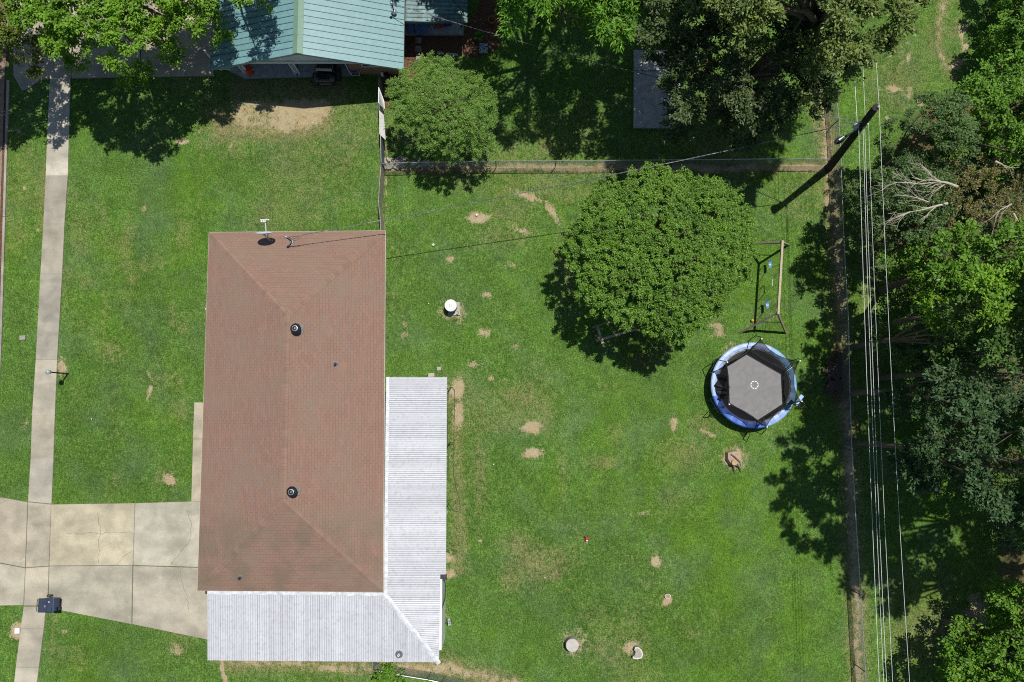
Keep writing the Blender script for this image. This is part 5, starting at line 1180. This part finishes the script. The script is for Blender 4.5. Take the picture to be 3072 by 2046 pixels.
# ------------------------------------------------------------------ trees
def inpoly(X, Y, poly):
    ins = np.zeros(len(X), bool); dmin = np.full(len(X), 1e9); n = len(poly)
    for i in range(n):
        x1, y1 = poly[i]; x2, y2 = poly[(i + 1) % n]
        ins ^= ((y1 > Y) != (y2 > Y)) & (X < (x2 - x1) * (Y - y1) / (y2 - y1 + 1e-12) + x1)
        tt = np.clip(((X - x1) * (x2 - x1) + (Y - y1) * (y2 - y1)) / ((x2 - x1) ** 2 + (y2 - y1) ** 2 + 1e-12), 0, 1)
        dmin = np.minimum(dmin, np.hypot(X - x1 - tt * (x2 - x1), Y - y1 - tt * (y2 - y1)))
    return ins, dmin
DK = 1.7
def tree(name, label, cat, poly, he, ht, hb, mt, seed, spike=.0, leaf=.15, dens=620, lobe=.75, ratio=.5, bark=BARK, tr=.22, group=None, droop=.0, fill=.12, rag=.55, wb=0, trunk=None, limbs=9, twig=9, soft=.9, gap=0.0, edge_r=2.6):
    rs = np.random.RandomState(seed); P = Wn(poly, he)
    # ragged but faithful outline
    area = .5 * abs(np.sum(P[:, 0] * np.roll(P[:, 1], -1) - P[:, 1] * np.roll(P[:, 0], -1)))
    lo, hi = P.min(0), P.max(0); c = P.mean(0)
    if trunk is not None: q = W(*trunk, 0); base_ = (q.x, q.y, 0)
    else:
        q0 = np.array([he / (H - he) * c[0] * wb, he / (H - he) * c[1] * wb]); base_ = (float(c[0] + q0[0]), float(c[1] + q0[1]), 0)
    t_ = thing(name, base_, label, cat, group)
    nl = max(14, int(area / (lobe * lobe) * 2.3))
    X = rs.uniform(lo[0], hi[0], nl * 6); Y = rs.uniform(lo[1], hi[1], nl * 6); ins, d = inpoly(X, Y, P)
    k = ins & (d > lobe * .35); X, Y, d = X[k][:nl * 2], Y[k][:nl * 2], d[k][:nl * 2]
    # thin out: keep lobes apart
    keep = []; 
    for i in range(len(X)):
        if all((X[i] - X[j]) ** 2 + (Y[i] - Y[j]) ** 2 > (lobe * .74) ** 2 for j in keep): keep.append(i)
        if len(keep) >= nl: break
    X, Y, d = X[keep], Y[keep], d[keep]; n = len(X); R = min(edge_r, d.max() * 1.02 + .01)
    s = np.clip(d / R, 0, 1); prof = np.sqrt(1 - (1 - s) ** 2)
    bumps = (fbm(X + seed, Y, .35, seed, 3) - .5) * (ht - he) * soft
    Z = he + (ht - he) * prof * .92 + bumps * prof + rs.uniform(-.25, .15, n) * lobe
    # lower shell lobes so the crown has a body seen from the side
    m2 = rs.rand(n) < (.9 if fill > .2 else .55); Zl = he - (he - hb) * np.sqrt(np.clip(1 - (1 - s) ** 2, 0, 1)) * rs.uniform(.2, .9, n)
    LX = np.concatenate([X, X[m2]]); LY = np.concatenate([Y, Y[m2]]); LZ = np.concatenate([Z, Zl[m2]]); wgt = np.concatenate([np.ones(n), np.full(m2.sum(), fill * 4)])
    if gap > 0: kk = rs.rand(len(LX)) > gap * (fbm(LX, LY, .5, seed + 5, 2) > .5); LX, LY, LZ, wgt = LX[kk], LY[kk], LZ[kk], wgt[kk]
    nlob = len(LX); rl = lobe * rs.uniform(.6, 1.1, nlob)
    N = int(area * dens * DK); pr = wgt * rl ** 2; pr /= pr.sum(); L_ = rs.choice(nlob, N, p=pr)
    # twigs: a few directions per lobe, leaves strung along them
    td = rs.normal(size=(nlob, twig, 3)); td[..., 2] = np.abs(td[..., 2]) * .8 - .15 - droop; td /= np.linalg.norm(td, axis=2)[..., None]
    outw = np.stack([LX - c[0], LY - c[1], np.zeros(nlob)], 1); outw /= np.linalg.norm(outw, axis=1)[:, None] + 1e-6
    td = td + outw[:, None, :] * .45; td /= np.linalg.norm(td, axis=2)[..., None]
    ti_ = rs.randint(0, twig, N); D = td[L_, ti_]; r = rs.uniform(.25, 1.05, N) ** .8
    if spike: r = r * np.where((ti_ == 0) & (L_ % 3 == 0), 1 + spike, 1.0)
    C = np.stack([LX, LY, LZ], 1)[L_]
    jit = rs.normal(size=(N, 3)) * (leaf * rag)
    Pp = C + D * (r * rl[L_])[:, None] * np.array([1, 1, .72]) + jit
    Pp[:, 2] -= droop * r * rl[L_] * .8
    ld = D + rs.normal(size=(N, 3)) * .75; ld[:, 2] -= droop
    a0 = Pp; leaves('crown', Pp, ld, leaf, mt, t_, rs, ratio=ratio, flat=.6)
    # trunk and limbs
    b = MB(); bx, by = base_[0], base_[1]; zt = hb + (he - hb) * .35
    lean = Vector(((c[0] - bx) * .5, (c[1] - by) * .5, 0))
    fork = Vector((bx, by, 0)) + lean + Vector((0, 0, zt))
    b.tube([(bx, by, -.15), (bx, by, .12), Vector((bx, by, 0)) + lean * .4 + Vector((.05, .03, zt * .5)), fork], [tr * 1.5, tr * 1.12, tr * .95, tr * .8], 12)
    order = np.argsort(rs.rand(n))[:limbs]
    for i in order:
        e = Vector((X[i], Y[i], Z[i] - lobe * .5)); m_ = fork + (e - fork) * .5 + Vector((rs.uniform(-.3, .3), rs.uniform(-.3, .3), .25 * (e - fork).length * .4))
        b.tube([fork - Vector((0, 0, .2)), m_, e], [tr * .55, tr * .3, tr * .08], 7)
        for q in range(3):
            f = m_ + (e - m_) * rs.uniform(.1, .8); g = f + Vector((rs.uniform(-1, 1), rs.uniform(-1, 1), rs.uniform(0, .6))) * (lobe * 1.3); b.tube([f, (f + g) / 2 + Vector((0, 0, .1)), g], [tr * .18, tr * .1, .012], 5)
    b.build('trunk', bark, t_, smooth=True)
    return t_
OAK = leafmat('oak_leaf', (.078, .175, .008), (.145, .315, .012), (.30, .50, .06), ns=.7)
OLIV = leafmat('olive_leaf', (.075, .110, .010), (.12, .175, .016), (.24, .28, .05), ns=.9)
WILL = leafmat('long_bright_leaf', (.065, .18, .010), (.105, .27, .014), (.24, .44, .04), ns=.6)
DARK = leafmat('dark_glossy_leaf', (.034, .072, .020), (.062, .108, .028), (.16, .21, .07), ns=.8, rough=.5, trans=.25)
MAGB = leafmat('pale_dull_leaf', (.060, .115, .018), (.13, .195, .032), (.34, .40, .12), ns=.8, rough=.5, trans=.3)
PEAR = leafmat('pear_leaf', (.050, .135, .008), (.110, .245, .014), (.27, .42, .07), ns=1.0, rough=.5, trans=.25)
MYRT = leafmat('myrtle_leaf', (.070, .165, .018), (.140, .290, .035), (.34, .46, .12), ns=1.2)
BUSHG = leafmat('bush_leaf', (.040, .095, .022), (.085, .165, .040), (.20, .30, .10), ns=.8)
BRIG = leafmat('bright_wood_leaf', (.055, .155, .008), (.105, .26, .014), (.26, .42, .05), ns=.6)
MIDG = leafmat('mid_wood_leaf', (.040, .105, .014), (.075, .165, .022), (.18, .28, .06), ns=.6)
TEAL = leafmat('cool_wood_leaf', (.030, .080, .026), (.052, .115, .036), (.13, .21, .075), ns=.6)
VINE = leafmat('dry_vine_leaf', (.085, .09, .02), (.17, .165, .045), (.36, .33, .14), ns=1.1)
T = tree
T('oak_tree', 'broad bright green oak over the driveway left of the green metal roof', 'tree', [(105, -170), (100, -40), (98, 100), (118, 148), (185, 165), (228, 215), (300, 222), (345, 258), (395, 268), (440, 235), (500, 240), (488, 178), (498, 148), (545, 125), (600, 128), (660, 108), (690, 60), (700, -170)], 5.2, 8.8, 3.0, OAK, 11, leaf=.16, dens=640, lobe=.72, trunk=(400, -40), tr=.34, limbs=16, gap=.12)
T('oak_tree', 'olive green tree in the top left corner of the picture', 'tree', [(-170, -170), (-170, 190), (0, 182), (30, 200), (80, 195), (98, 150), (85, 80), (110, 0), (110, -170)], 5.6, 8.6, 3.0, OLIV, 12, leaf=.16, dens=560, lobe=.7, trunk=(-60, 30), tr=.3)
T('oak_tree', 'small leafy tip of a tree over the top edge of the green metal roof', 'tree', [(740, -190), (735, 8), (752, 42), (775, 36), (790, 14), (815, 8), (830, -190)], 6.2, 8.0, 4, OAK, 13, leaf=.15, dens=620, lobe=.6, trunk=(640, -240), tr=.2)
T('pecan_tree', 'bright green long leaved tree along the top edge, right of the dark porch roof', 'tree', [(1480, -560), (1410, -300), (1445, -30), (1475, 25), (1505, 40), (1530, 70), (1565, 60), (1580, 125), (1600, 140), (1640, 95), (1680, 120), (1700, 148), (1745, 150), (1760, 120), (1800, 130), (1850, 148), (1870, 90), (1905, 60), (1920, -200), (1880, -560)], 7.6, 10.8, 5.2, WILL, 14, leaf=.26, dens=300, lobe=.9, ratio=.26, droop=.35, trunk=(1640, 20), tr=.3, limbs=14, edge_r=3.2, gap=.45)
T('magnolia_tree', 'grey green tree at the top, between the long leaved tree and the huge dark one', 'tree', [(1870, -520), (1858, 60), (1880, 150), (1905, 168), (1960, 165), (2010, 150), (2080, 110), (2150, 60), (2260, -200), (2300, -520)], 7.4, 9.8, 5.0, DARK, 15, leaf=.18, dens=520, lobe=.8, ratio=.42, trunk=(1960, 30), tr=.3, gap=.3)
T('magnolia_tree', 'huge dark green tree overhanging the grey concrete pad', 'tree', [(2015, 160), (1990, 225), (2005, 290), (1992, 330), (2005, 356), (2010, 385), (2060, 412), (2100, 395), (2170, 422), (2240, 415), (2300, 408), (2362, 335), (2380, 320), (2420, 332), (2470, 300), (2520, 250), (2500, 120), (2380, 60), (2160, 60)], 6.4, 8.6, 3.6, DARK, 16, leaf=.18, dens=560, lobe=.85, ratio=.42, trunk=(2140, 330), tr=.36, limbs=16, gap=.35, edge_r=3.4)
T('magnolia_tree', 'tall sunlit tree with pale leaf clusters at the top, right of centre', 'tree', [(2110, -240), (2085, 40), (2100, 100), (2150, 165), (2190, 195), (2225, 180), (2250, 130), (2330, 120), (2390, 160), (2400, 210), (2450, 250), (2478, 290), (2520, 245), (2540, 205), (2600, 185), (2650, 172), (2665, 150), (2712, 120), (2700, 60), (2735, 10), (2790, 8), (2800, -240)], 11.0, 14.0, 7.2, MAGB, 17, leaf=.18, dens=560, lobe=.80, ratio=.42, trunk=(2330, 190), tr=.4, limbs=18, gap=.2, edge_r=3.2)
T('pear_tree', 'big round dark green tree in the middle of the back yard', 'tree', [(1904, 495), (1922, 520), (1936, 492), (1952, 518), (1971, 503), (1990, 530), (2025, 532), (2052, 548), (2080, 545), (2110, 533), (2125, 556), (2156, 556), (2180, 578), (2215, 600), (2222, 640), (2252, 690), (2240, 730), (2246, 780), (2222, 830), (2205, 862), (2170, 900), (2142, 938), (2112, 960), (2095, 1005), (2060, 1020), (2030, 1045), (1995, 1020), (1982, 1036), (1950, 1010), (1915, 978), (1880, 985), (1850, 960), (1815, 965), (1785, 950), (1760, 918), (1722, 900), (1735, 862), (1712, 800), (1688, 742), (1712, 698), (1738, 650), (1762, 600), (1785, 575), (1788, 548), (1815, 560), (1846, 546), (1874, 528), (1885, 545)], 3.6, 6.4, 1.7, PEAR, 18, gap=.10, spike=1.1, leaf=.095, dens=1500, lobe=.46, ratio=.5, trunk=(1925, 790), tr=.26, limbs=20, twig=7, rag=.5, edge_r=3.4, soft=.5)
T('crape_myrtle_tree', 'light green round crape myrtle beside the corner of the green metal roof', 'tree', [(1296, 170), (1318, 200), (1350, 200), (1372, 228), (1400, 238), (1422, 226), (1440, 258), (1463, 266), (1480, 296), (1492, 330), (1484, 372), (1490, 420), (1474, 448), (1430, 472), (1395, 462), (1359, 480), (1325, 474), (1287, 460), (1256, 438), (1215, 410), (1194, 382), (1186, 345), (1176, 312), (1168, 270), (1196, 262), (1225, 218), (1240, 225), (1262, 184)], 2.6, 4.6, 1.3, MYRT, 19, spike=.7, leaf=.085, dens=1400, lobe=.42, ratio=.42, bark=PBARK, trunk=(1345, 345), tr=.12, limbs=16, twig=7, edge_r=2.6, soft=.5)
T('shrub', 'small leafy shrub growing over the short fence at the bottom edge', 'shrub', [(1112, 2018), (1135, 2014), (1165, 2000), (1185, 2006), (1200, 2030), (1214, 2046), (1205, 2090), (1130, 2090), (1140, 2046)], 1.2, 2.0, .5, BRIG, 20, leaf=.14, dens=480, lobe=.30, tr=.05, limbs=6)
# shade trees standing just beyond the top edge, whose shadows fall into the picture
T('oak_tree', 'tall tree beyond the top edge shading the green metal roof', 'tree', [(1110, -600), (1090, -420), (1140, -360), (1230, -335), (1300, -390), (1330, -600)], 8.5, 10.8, 5.5, OAK, 31, leaf=.20, dens=300, lobe=.9, tr=.3)
T('oak_tree', 'tall tree beyond the top edge shading the dark ribbed porch roof', 'tree', [(1330, -560), (1310, -300), (1360, -190), (1440, -160), (1500, -240), (1520, -560)], 7.5, 9.8, 5, OAK, 32, leaf=.20, dens=320, lobe=.9, tr=.3)
# woods on the right
woods = 'trees in the woods along the right side'
rt = [
 ('tree in the top right corner with dark leaves and pale tips', [(2970, -170), (2985, 20), (3015, 60), (2955, 75), (2948, 120), (2962, 165), (2990, 185), (3010, 235), (3072, 245), (3180, 240), (3250, -170)], 1.8, 4.4, .5, BRIG, .14, 700, .65, 0),
 ('bright green tree at the right edge below the top corner', [(2965, 190), (2930, 235), (2898, 245), (2880, 290), (2855, 310), (2838, 350), (2835, 400), (2862, 445), (2900, 470), (2960, 500), (3040, 540), (3180, 520), (3240, 330), (3180, 210)], 5.6, 8.0, 1.8, BRIG, .17, 560, .8, 0),
 ('dark feathery bush at the left edge of the woods, near the top', [(2720, 325), (2695, 375), (2682, 430), (2700, 480), (2750, 500), (2800, 520), (2850, 500), (2865, 450), (2835, 380), (2835, 345), (2780, 318)], 5.8, 8.2, 1.5, BUSHG, .11, 900, .55, 0),
 ('dark green bush at the left edge of the woods beside the power lines', [(2648, 495), (2618, 530), (2595, 590), (2583, 640), (2590, 690), (2615, 728), (2660, 720), (2700, 738), (2760, 735), (2800, 700), (2840, 640), (2850, 560), (2810, 510), (2750, 490), (2690, 500)], 5.6, 7.8, 1.2, BUSHG, .12, 850, .6, 0),
 ('tangled yellow brown vines among the bare branches', [(2830, 450), (2800, 500), (2770, 560), (2760, 640), (2790, 720), (2850, 745), (2950, 720), (3060, 735), (3180, 720), (3180, 600), (3060, 560), (2970, 520), (2920, 480)], 5.8, 7.4, 1.5, VINE, .10, 800, .6, 0),
 ('green tree at the right edge below the tangled vines', [(2780, 705), (2755, 735), (2745, 770), (2775, 800), (2760, 850), (2800, 880), (2860, 868), (2930, 880), (3010, 850), (3180, 850), (3180, 690), (3060, 700), (2960, 690), (2870, 700)], 8.0, 10.6, 3, BRIG, .17, 480, .8, 0),
 ('yellow green sunlit tree at the right edge, halfway down', [(2930, 810), (2905, 830), (2880, 860), (2860, 905), (2885, 950), (2930, 985), (2990, 1000), (3072, 1040), (3200, 1020), (3220, 800), (3080, 770), (2990, 790)], 11.0, 13.6, 4, OAK, .17, 560, .8, 0),
 ('drooping mid green sapling leaning out of the woods, halfway down', [(2762, 900), (2748, 950), (2735, 1010), (2722, 1060), (2745, 1095), (2790, 1085), (2835, 1060), (2860, 1010), (2850, 960), (2820, 930), (2790, 925)], 8.0, 10.2, 3, MIDG, .18, 420, .7, .2),
 ('mid green tree at the right edge below the yellow green one', [(2935, 1000), (2910, 1050), (2895, 1110), (2930, 1150), (2990, 1180), (3060, 1190), (3200, 1180), (3200, 1010), (3072, 1030)], 11.0, 13.4, 4, MIDG, .17, 520, .8, 0),
 ('cool green tree at the left edge of the woods below the sapling', [(2760, 1075), (2742, 1120), (2745, 1180), (2765, 1225), (2820, 1250), (2880, 1260), (2930, 1210), (2925, 1150), (2880, 1110), (2820, 1085)], 9.5, 12.0, 3, TEAL, .16, 480, .75, 0),
 ('large cool green tree filling the right edge below halfway', [(2800, 1240), (2780, 1290), (2800, 1340), (2840, 1370), (2830, 1420), (2880, 1470), (2930, 1520), (3000, 1545), (3072, 1560), (3220, 1550), (3220, 1180), (3040, 1180), (2940, 1190), (2860, 1230)], 11.5, 14.2, 3.5, TEAL, .16, 520, .8, 0),
 ('bright green tree in the bottom right corner', [(2985, 1745), (2965, 1800), (2990, 1840), (2960, 1875), (2905, 1880), (2880, 1930), (2850, 1960), (2838, 2000), (2815, 2020), (2808, 2060), (2830, 2160), (3220, 2160), (3220, 1750), (3072, 1730)], 3.4, 6.0, 1, BRIG, .17, 560, .75, 0),
]
for i, (lab, poly, he, ht, hb, mt, lf, dn_, lb_, dr_) in enumerate(rt):
    bush = i in (2, 3, 4)
    T('bush' if bush else 'tree', lab, 'bush' if bush else 'tree', poly, he, ht, hb, mt, 50 + i, leaf=lf, dens=dn_, lobe=lb_, droop=dr_, group=woods, fill=.3, tr=.1 if bush else .15, limbs=5, gap=.55 if he > 7 else .25, edge_r=2.4, ratio=.5)
und = [('low dark bush under the upper woods', [(2960, 300), (2900, 420), (2950, 470), (3100, 470), (3100, 300)], 2.2, 3.4), ('low dark thicket behind the feathery bush', [(2790, 470), (2780, 640), (2900, 740), (3100, 740), (3100, 480)], 2.4, 3.6),
 ('dark thicket between the drooping sapling and the green tree above it', [(2735, 760), (2715, 860), (2730, 960), (2900, 1000), (3100, 980), (3100, 760)], 2.2, 3.8), ('dark thicket under the trees level with the wood heap', [(2735, 980), (2712, 1060), (2725, 1180), (2900, 1230), (3100, 1220), (3100, 980)], 2.2, 3.8),
 ('dark thicket at the foot of the large cool green tree', [(2765, 1210), (2770, 1320), (2815, 1400), (2900, 1500), (3100, 1560), (3100, 1210)], 1.8, 3.2), ('low bush on the bare ground under the lower woods', [(2985, 1530), (3010, 1620), (3100, 1650), (3120, 1530)], .8, 1.5),
 ('low dark bush beneath the bright corner tree', [(2880, 1930), (2850, 2060), (3100, 2100), (3100, 1860), (2990, 1850)], 1.5, 2.6)]
for i, (lab, poly, he, ht) in enumerate(und):
    T('bush', lab, 'bush', poly, he, ht, .4, TEAL if i % 2 else MIDG, 120 + i, leaf=.15, dens=330, lobe=.6, group=woods, tr=.06, limbs=8, gap=.3, edge_r=1.6)
# shade casters just outside the right edge (tall trees whose shadows cross the fence)
for i, (poly, he, ht, lab) in enumerate([([(3300, 980), (3290, 1400), (3330, 1650), (3900, 1670), (4050, 1400), (3900, 980)], 13, 17, 'broad tall tree well beyond the right edge, shading the lower right lawn'), ([(3130, 700), (3120, 1000), (3140, 1180), (3420, 1180), (3420, 700)], 13, 16.5, 'tall tree beyond the right edge, middle'), ([(3120, 1250), (3100, 1500), (3160, 1640), (3420, 1640), (3420, 1250)], 12, 15.5, 'tall tree beyond the right edge, lower'), ([(3150, 1580), (3110, 1660), (3180, 1760), (3450, 1760), (3450, 1580)], 12, 14.5, 'tall tree beyond the right edge, lowest')]):
    T('tree', lab, 'tree', poly, he, ht, 8, MIDG, 80 + i, leaf=.24, dens=230, lobe=.95, gap=.45, tr=.16, limbs=8, trunk=(3150 if i else 3400, float(np.mean([p[1] for p in poly]))))
# dead branches lying over the bushes
def branch(label, pts, r, hgt, twigs, seed, nm='dead_branch'):
    rr = random.Random(seed); b = MB(); P = [W(x, y, h) for (x, y), h in zip(pts, hgt)]; b.tube(P, [r * (1 - .8 * i / (len(P) - 1)) for i in range(len(P))], 7)
    for k in range(twigs):
        i = rr.randrange(1, len(P)); a = P[i - 1] + (P[i] - P[i - 1]) * rr.random(); d = (P[i] - P[i - 1]).normalized(); s = rr.choice((-1, 1)); u = Vector((-d.y, d.x, 0)) * s
        L_ = rr.uniform(.4, 1.2); e = a + d * L_ * .8 + u * L_ * rr.uniform(.2, .55) + Vector((0, 0, rr.uniform(-.1, .3))); m_ = (a + e) / 2 + d * .1
        b.tube([a, m_, e], [r * .35, r * .22, .006], 5)
        for q in range(2): f = m_ + (e - m_) * rr.random(); g = f + d * rr.uniform(.2, .6) + u * rr.uniform(-.3, .4); b.tube([f, g], [r * .15, .005], 4)
    tag(b.build(nm, DEAD), label, 'branch', 'dead branches over the bushes')
DEAD = mat('bleached_wood', (.48, .43, .35), (.36, .32, .26), rough=.85, ns=8)
branch('longest pale bare branch curving over the tangled vines', [(2872, 560), (2840, 548), (2815, 545), (2760, 552), (2705, 564)], .07, [7.9, 8.0, 8.1, 8.0, 7.7], 5, 1)
branch('bare branch forking off above the longest one', [(2820, 544), (2797, 540), (2768, 541), (2735, 532)], .045, [8.1, 8.2, 8.2, 8.1], 3, 2)
branch('thin bare branch pointing left above the dark bush', [(2765, 552), (2720, 548), (2668, 546)], .035, [8.0, 8.1, 8.0], 6, 3)
branch('thin bare branch rising steeply above the fork', [(2800, 536), (2785, 515), (2770, 500), (2752, 488)], .03, [8.1, 8.2, 8.3, 8.3], 5, 4)
branch('short bare branch below the longest one', [(2835, 552), (2810, 570), (2778, 578)], .03, [8.0, 7.9, 7.7], 5, 5)
branch('second thick bare branch in the lower half of the tangle', [(2842, 610), (2800, 620), (2765, 630), (2720, 637)], .06, [7.8, 8.0, 8.1, 7.9], 4, 6)
branch('thin curved bare branch between the two thick ones', [(2785, 606), (2752, 594), (2725, 588), (2690, 584)], .03, [7.9, 8.0, 8.0, 7.8], 6, 7)
branch('bare branch lowest in the tangle, near the wires', [(2730, 636), (2700, 648), (2662, 664)], .03, [8.0, 8.0, 7.9], 6, 8)
branch('short bare branch near the right edge', [(2985, 484), (3005, 492), (3020, 506)], .05, [11.0, 11.0, 10.8], 2, 9)
branch('thin bare branch at the right edge beside the yellow vines', [(3035, 612), (3000, 630), (2985, 655)], .03, [8.2, 8.2, 8.1], 5, 10)
branch('bare branch at the right edge below the yellow vines', [(3040, 640), (3055, 665), (3080, 700)], .05, [8.3, 8.4, 8.3], 4, 11)
branch('fallen bare branch on the leaf litter at the lower right', [(3090, 1622), (3050, 1618), (3005, 1622)], .03, [.15, .2, .1], 4, 12)
# ------------------------------------------------------------------ grass blades over the whole lawn (one uncountable mass)
def sampler(arr):
    A = arr.reshape(ny, nx)
    def f(x, y):
        i = np.clip(np.searchsorted(gx, x) - 1, 0, nx - 2); j = np.clip(np.searchsorted(gy, y) - 1, 0, ny - 2); return A[j, i]
    return f
rs = np.random.RandomState(77); NT = 150000
bxx = rs.uniform(-30, 31, NT); byy = rs.uniform(-17.5, 27, NT)
sd, sm, sdry, sl, slu, sde, sz = sampler(dirt), sampler(mulch), sampler(dry), sampler(litter), sampler(lush), sampler(deep), sampler(z)
ok = (sd(bxx, byy) < .42 + .15 * rs.rand(NT)) & (sm(bxx, byy) < .3) & (sl(bxx, byy) < .6)
solid = [[(p.x, p.y) for p in C4]]
for o in scene.objects:
    if o.get('kind') == 'structure' and o.name.split('.')[0] in ('pavement', 'driveway', 'path', 'carport_floor', 'porch_floor', 'concrete_pad', 'kerb', 'gutter', 'road') and o.type == 'MESH':
        for pl in o.data.polygons:
            if pl.normal.z > .9: solid.append([(o.data.vertices[k].co.x + o.location.x, o.data.vertices[k].co.y + o.location.y) for k in pl.vertices])
solid.append([(x0, y2), (x1, y2), (x1, y1), (x0, y1)]); solid.append([(wx0, wy), (XE, wy), (XE, YN), (wx0, YN)])
for P_ in solid:
    P_ = np.array(P_); lo_, hi_ = P_.min(0), P_.max(0); c_i = np.where(ok & (bxx > lo_[0] - .1) & (bxx < hi_[0] + .1) & (byy > lo_[1] - .1) & (byy < hi_[1] + .1))[0]
    if len(c_i):
        ins, _d = inpoly(bxx[c_i], byy[c_i], P_); ok[c_i[ins]] = False
bxx, byy = bxx[ok], byy[ok]; n = len(bxx); K = 4
tx = np.repeat(bxx, K) + rs.normal(size=n * K) * .035; ty = np.repeat(byy, K) + rs.normal(size=n * K) * .035; m_ = n * K
an = rs.uniform(0, 2 * np.pi, m_); ln = rs.uniform(.03, .075, m_); hh = rs.uniform(.02, .055, m_); w_ = rs.uniform(.006, .012, m_)
b0 = np.stack([tx - np.sin(an) * w_, ty + np.cos(an) * w_, sz(tx, ty) - .01], 1); b1 = np.stack([tx + np.sin(an) * w_, ty - np.cos(an) * w_, sz(tx, ty) - .01], 1)
tp = np.stack([tx + np.cos(an) * ln, ty + np.sin(an) * ln, sz(tx, ty) + hh], 1)
Vv = np.stack([b0, b1, tp], 1).reshape(-1, 3); Qq = np.arange(3 * m_).reshape(m_, 3)
c1_ = np.stack([sdry(tx, ty), sd(tx, ty) * .8, sm(tx, ty), np.ones(m_)], 1); c2_ = np.stack([slu(tx, ty), sl(tx, ty), sde(tx, ty), np.ones(m_)], 1)
lawn = np_mesh('grass', Vv, Qq, GR, col={'m1': np.repeat(np.clip(c1_, 0, 1), 3, 0), 'm2': np.repeat(np.clip(c2_, 0, 1), 3, 0)}); tag(lawn, 'short green lawn grass around the houses', 'grass', kind='stuff')
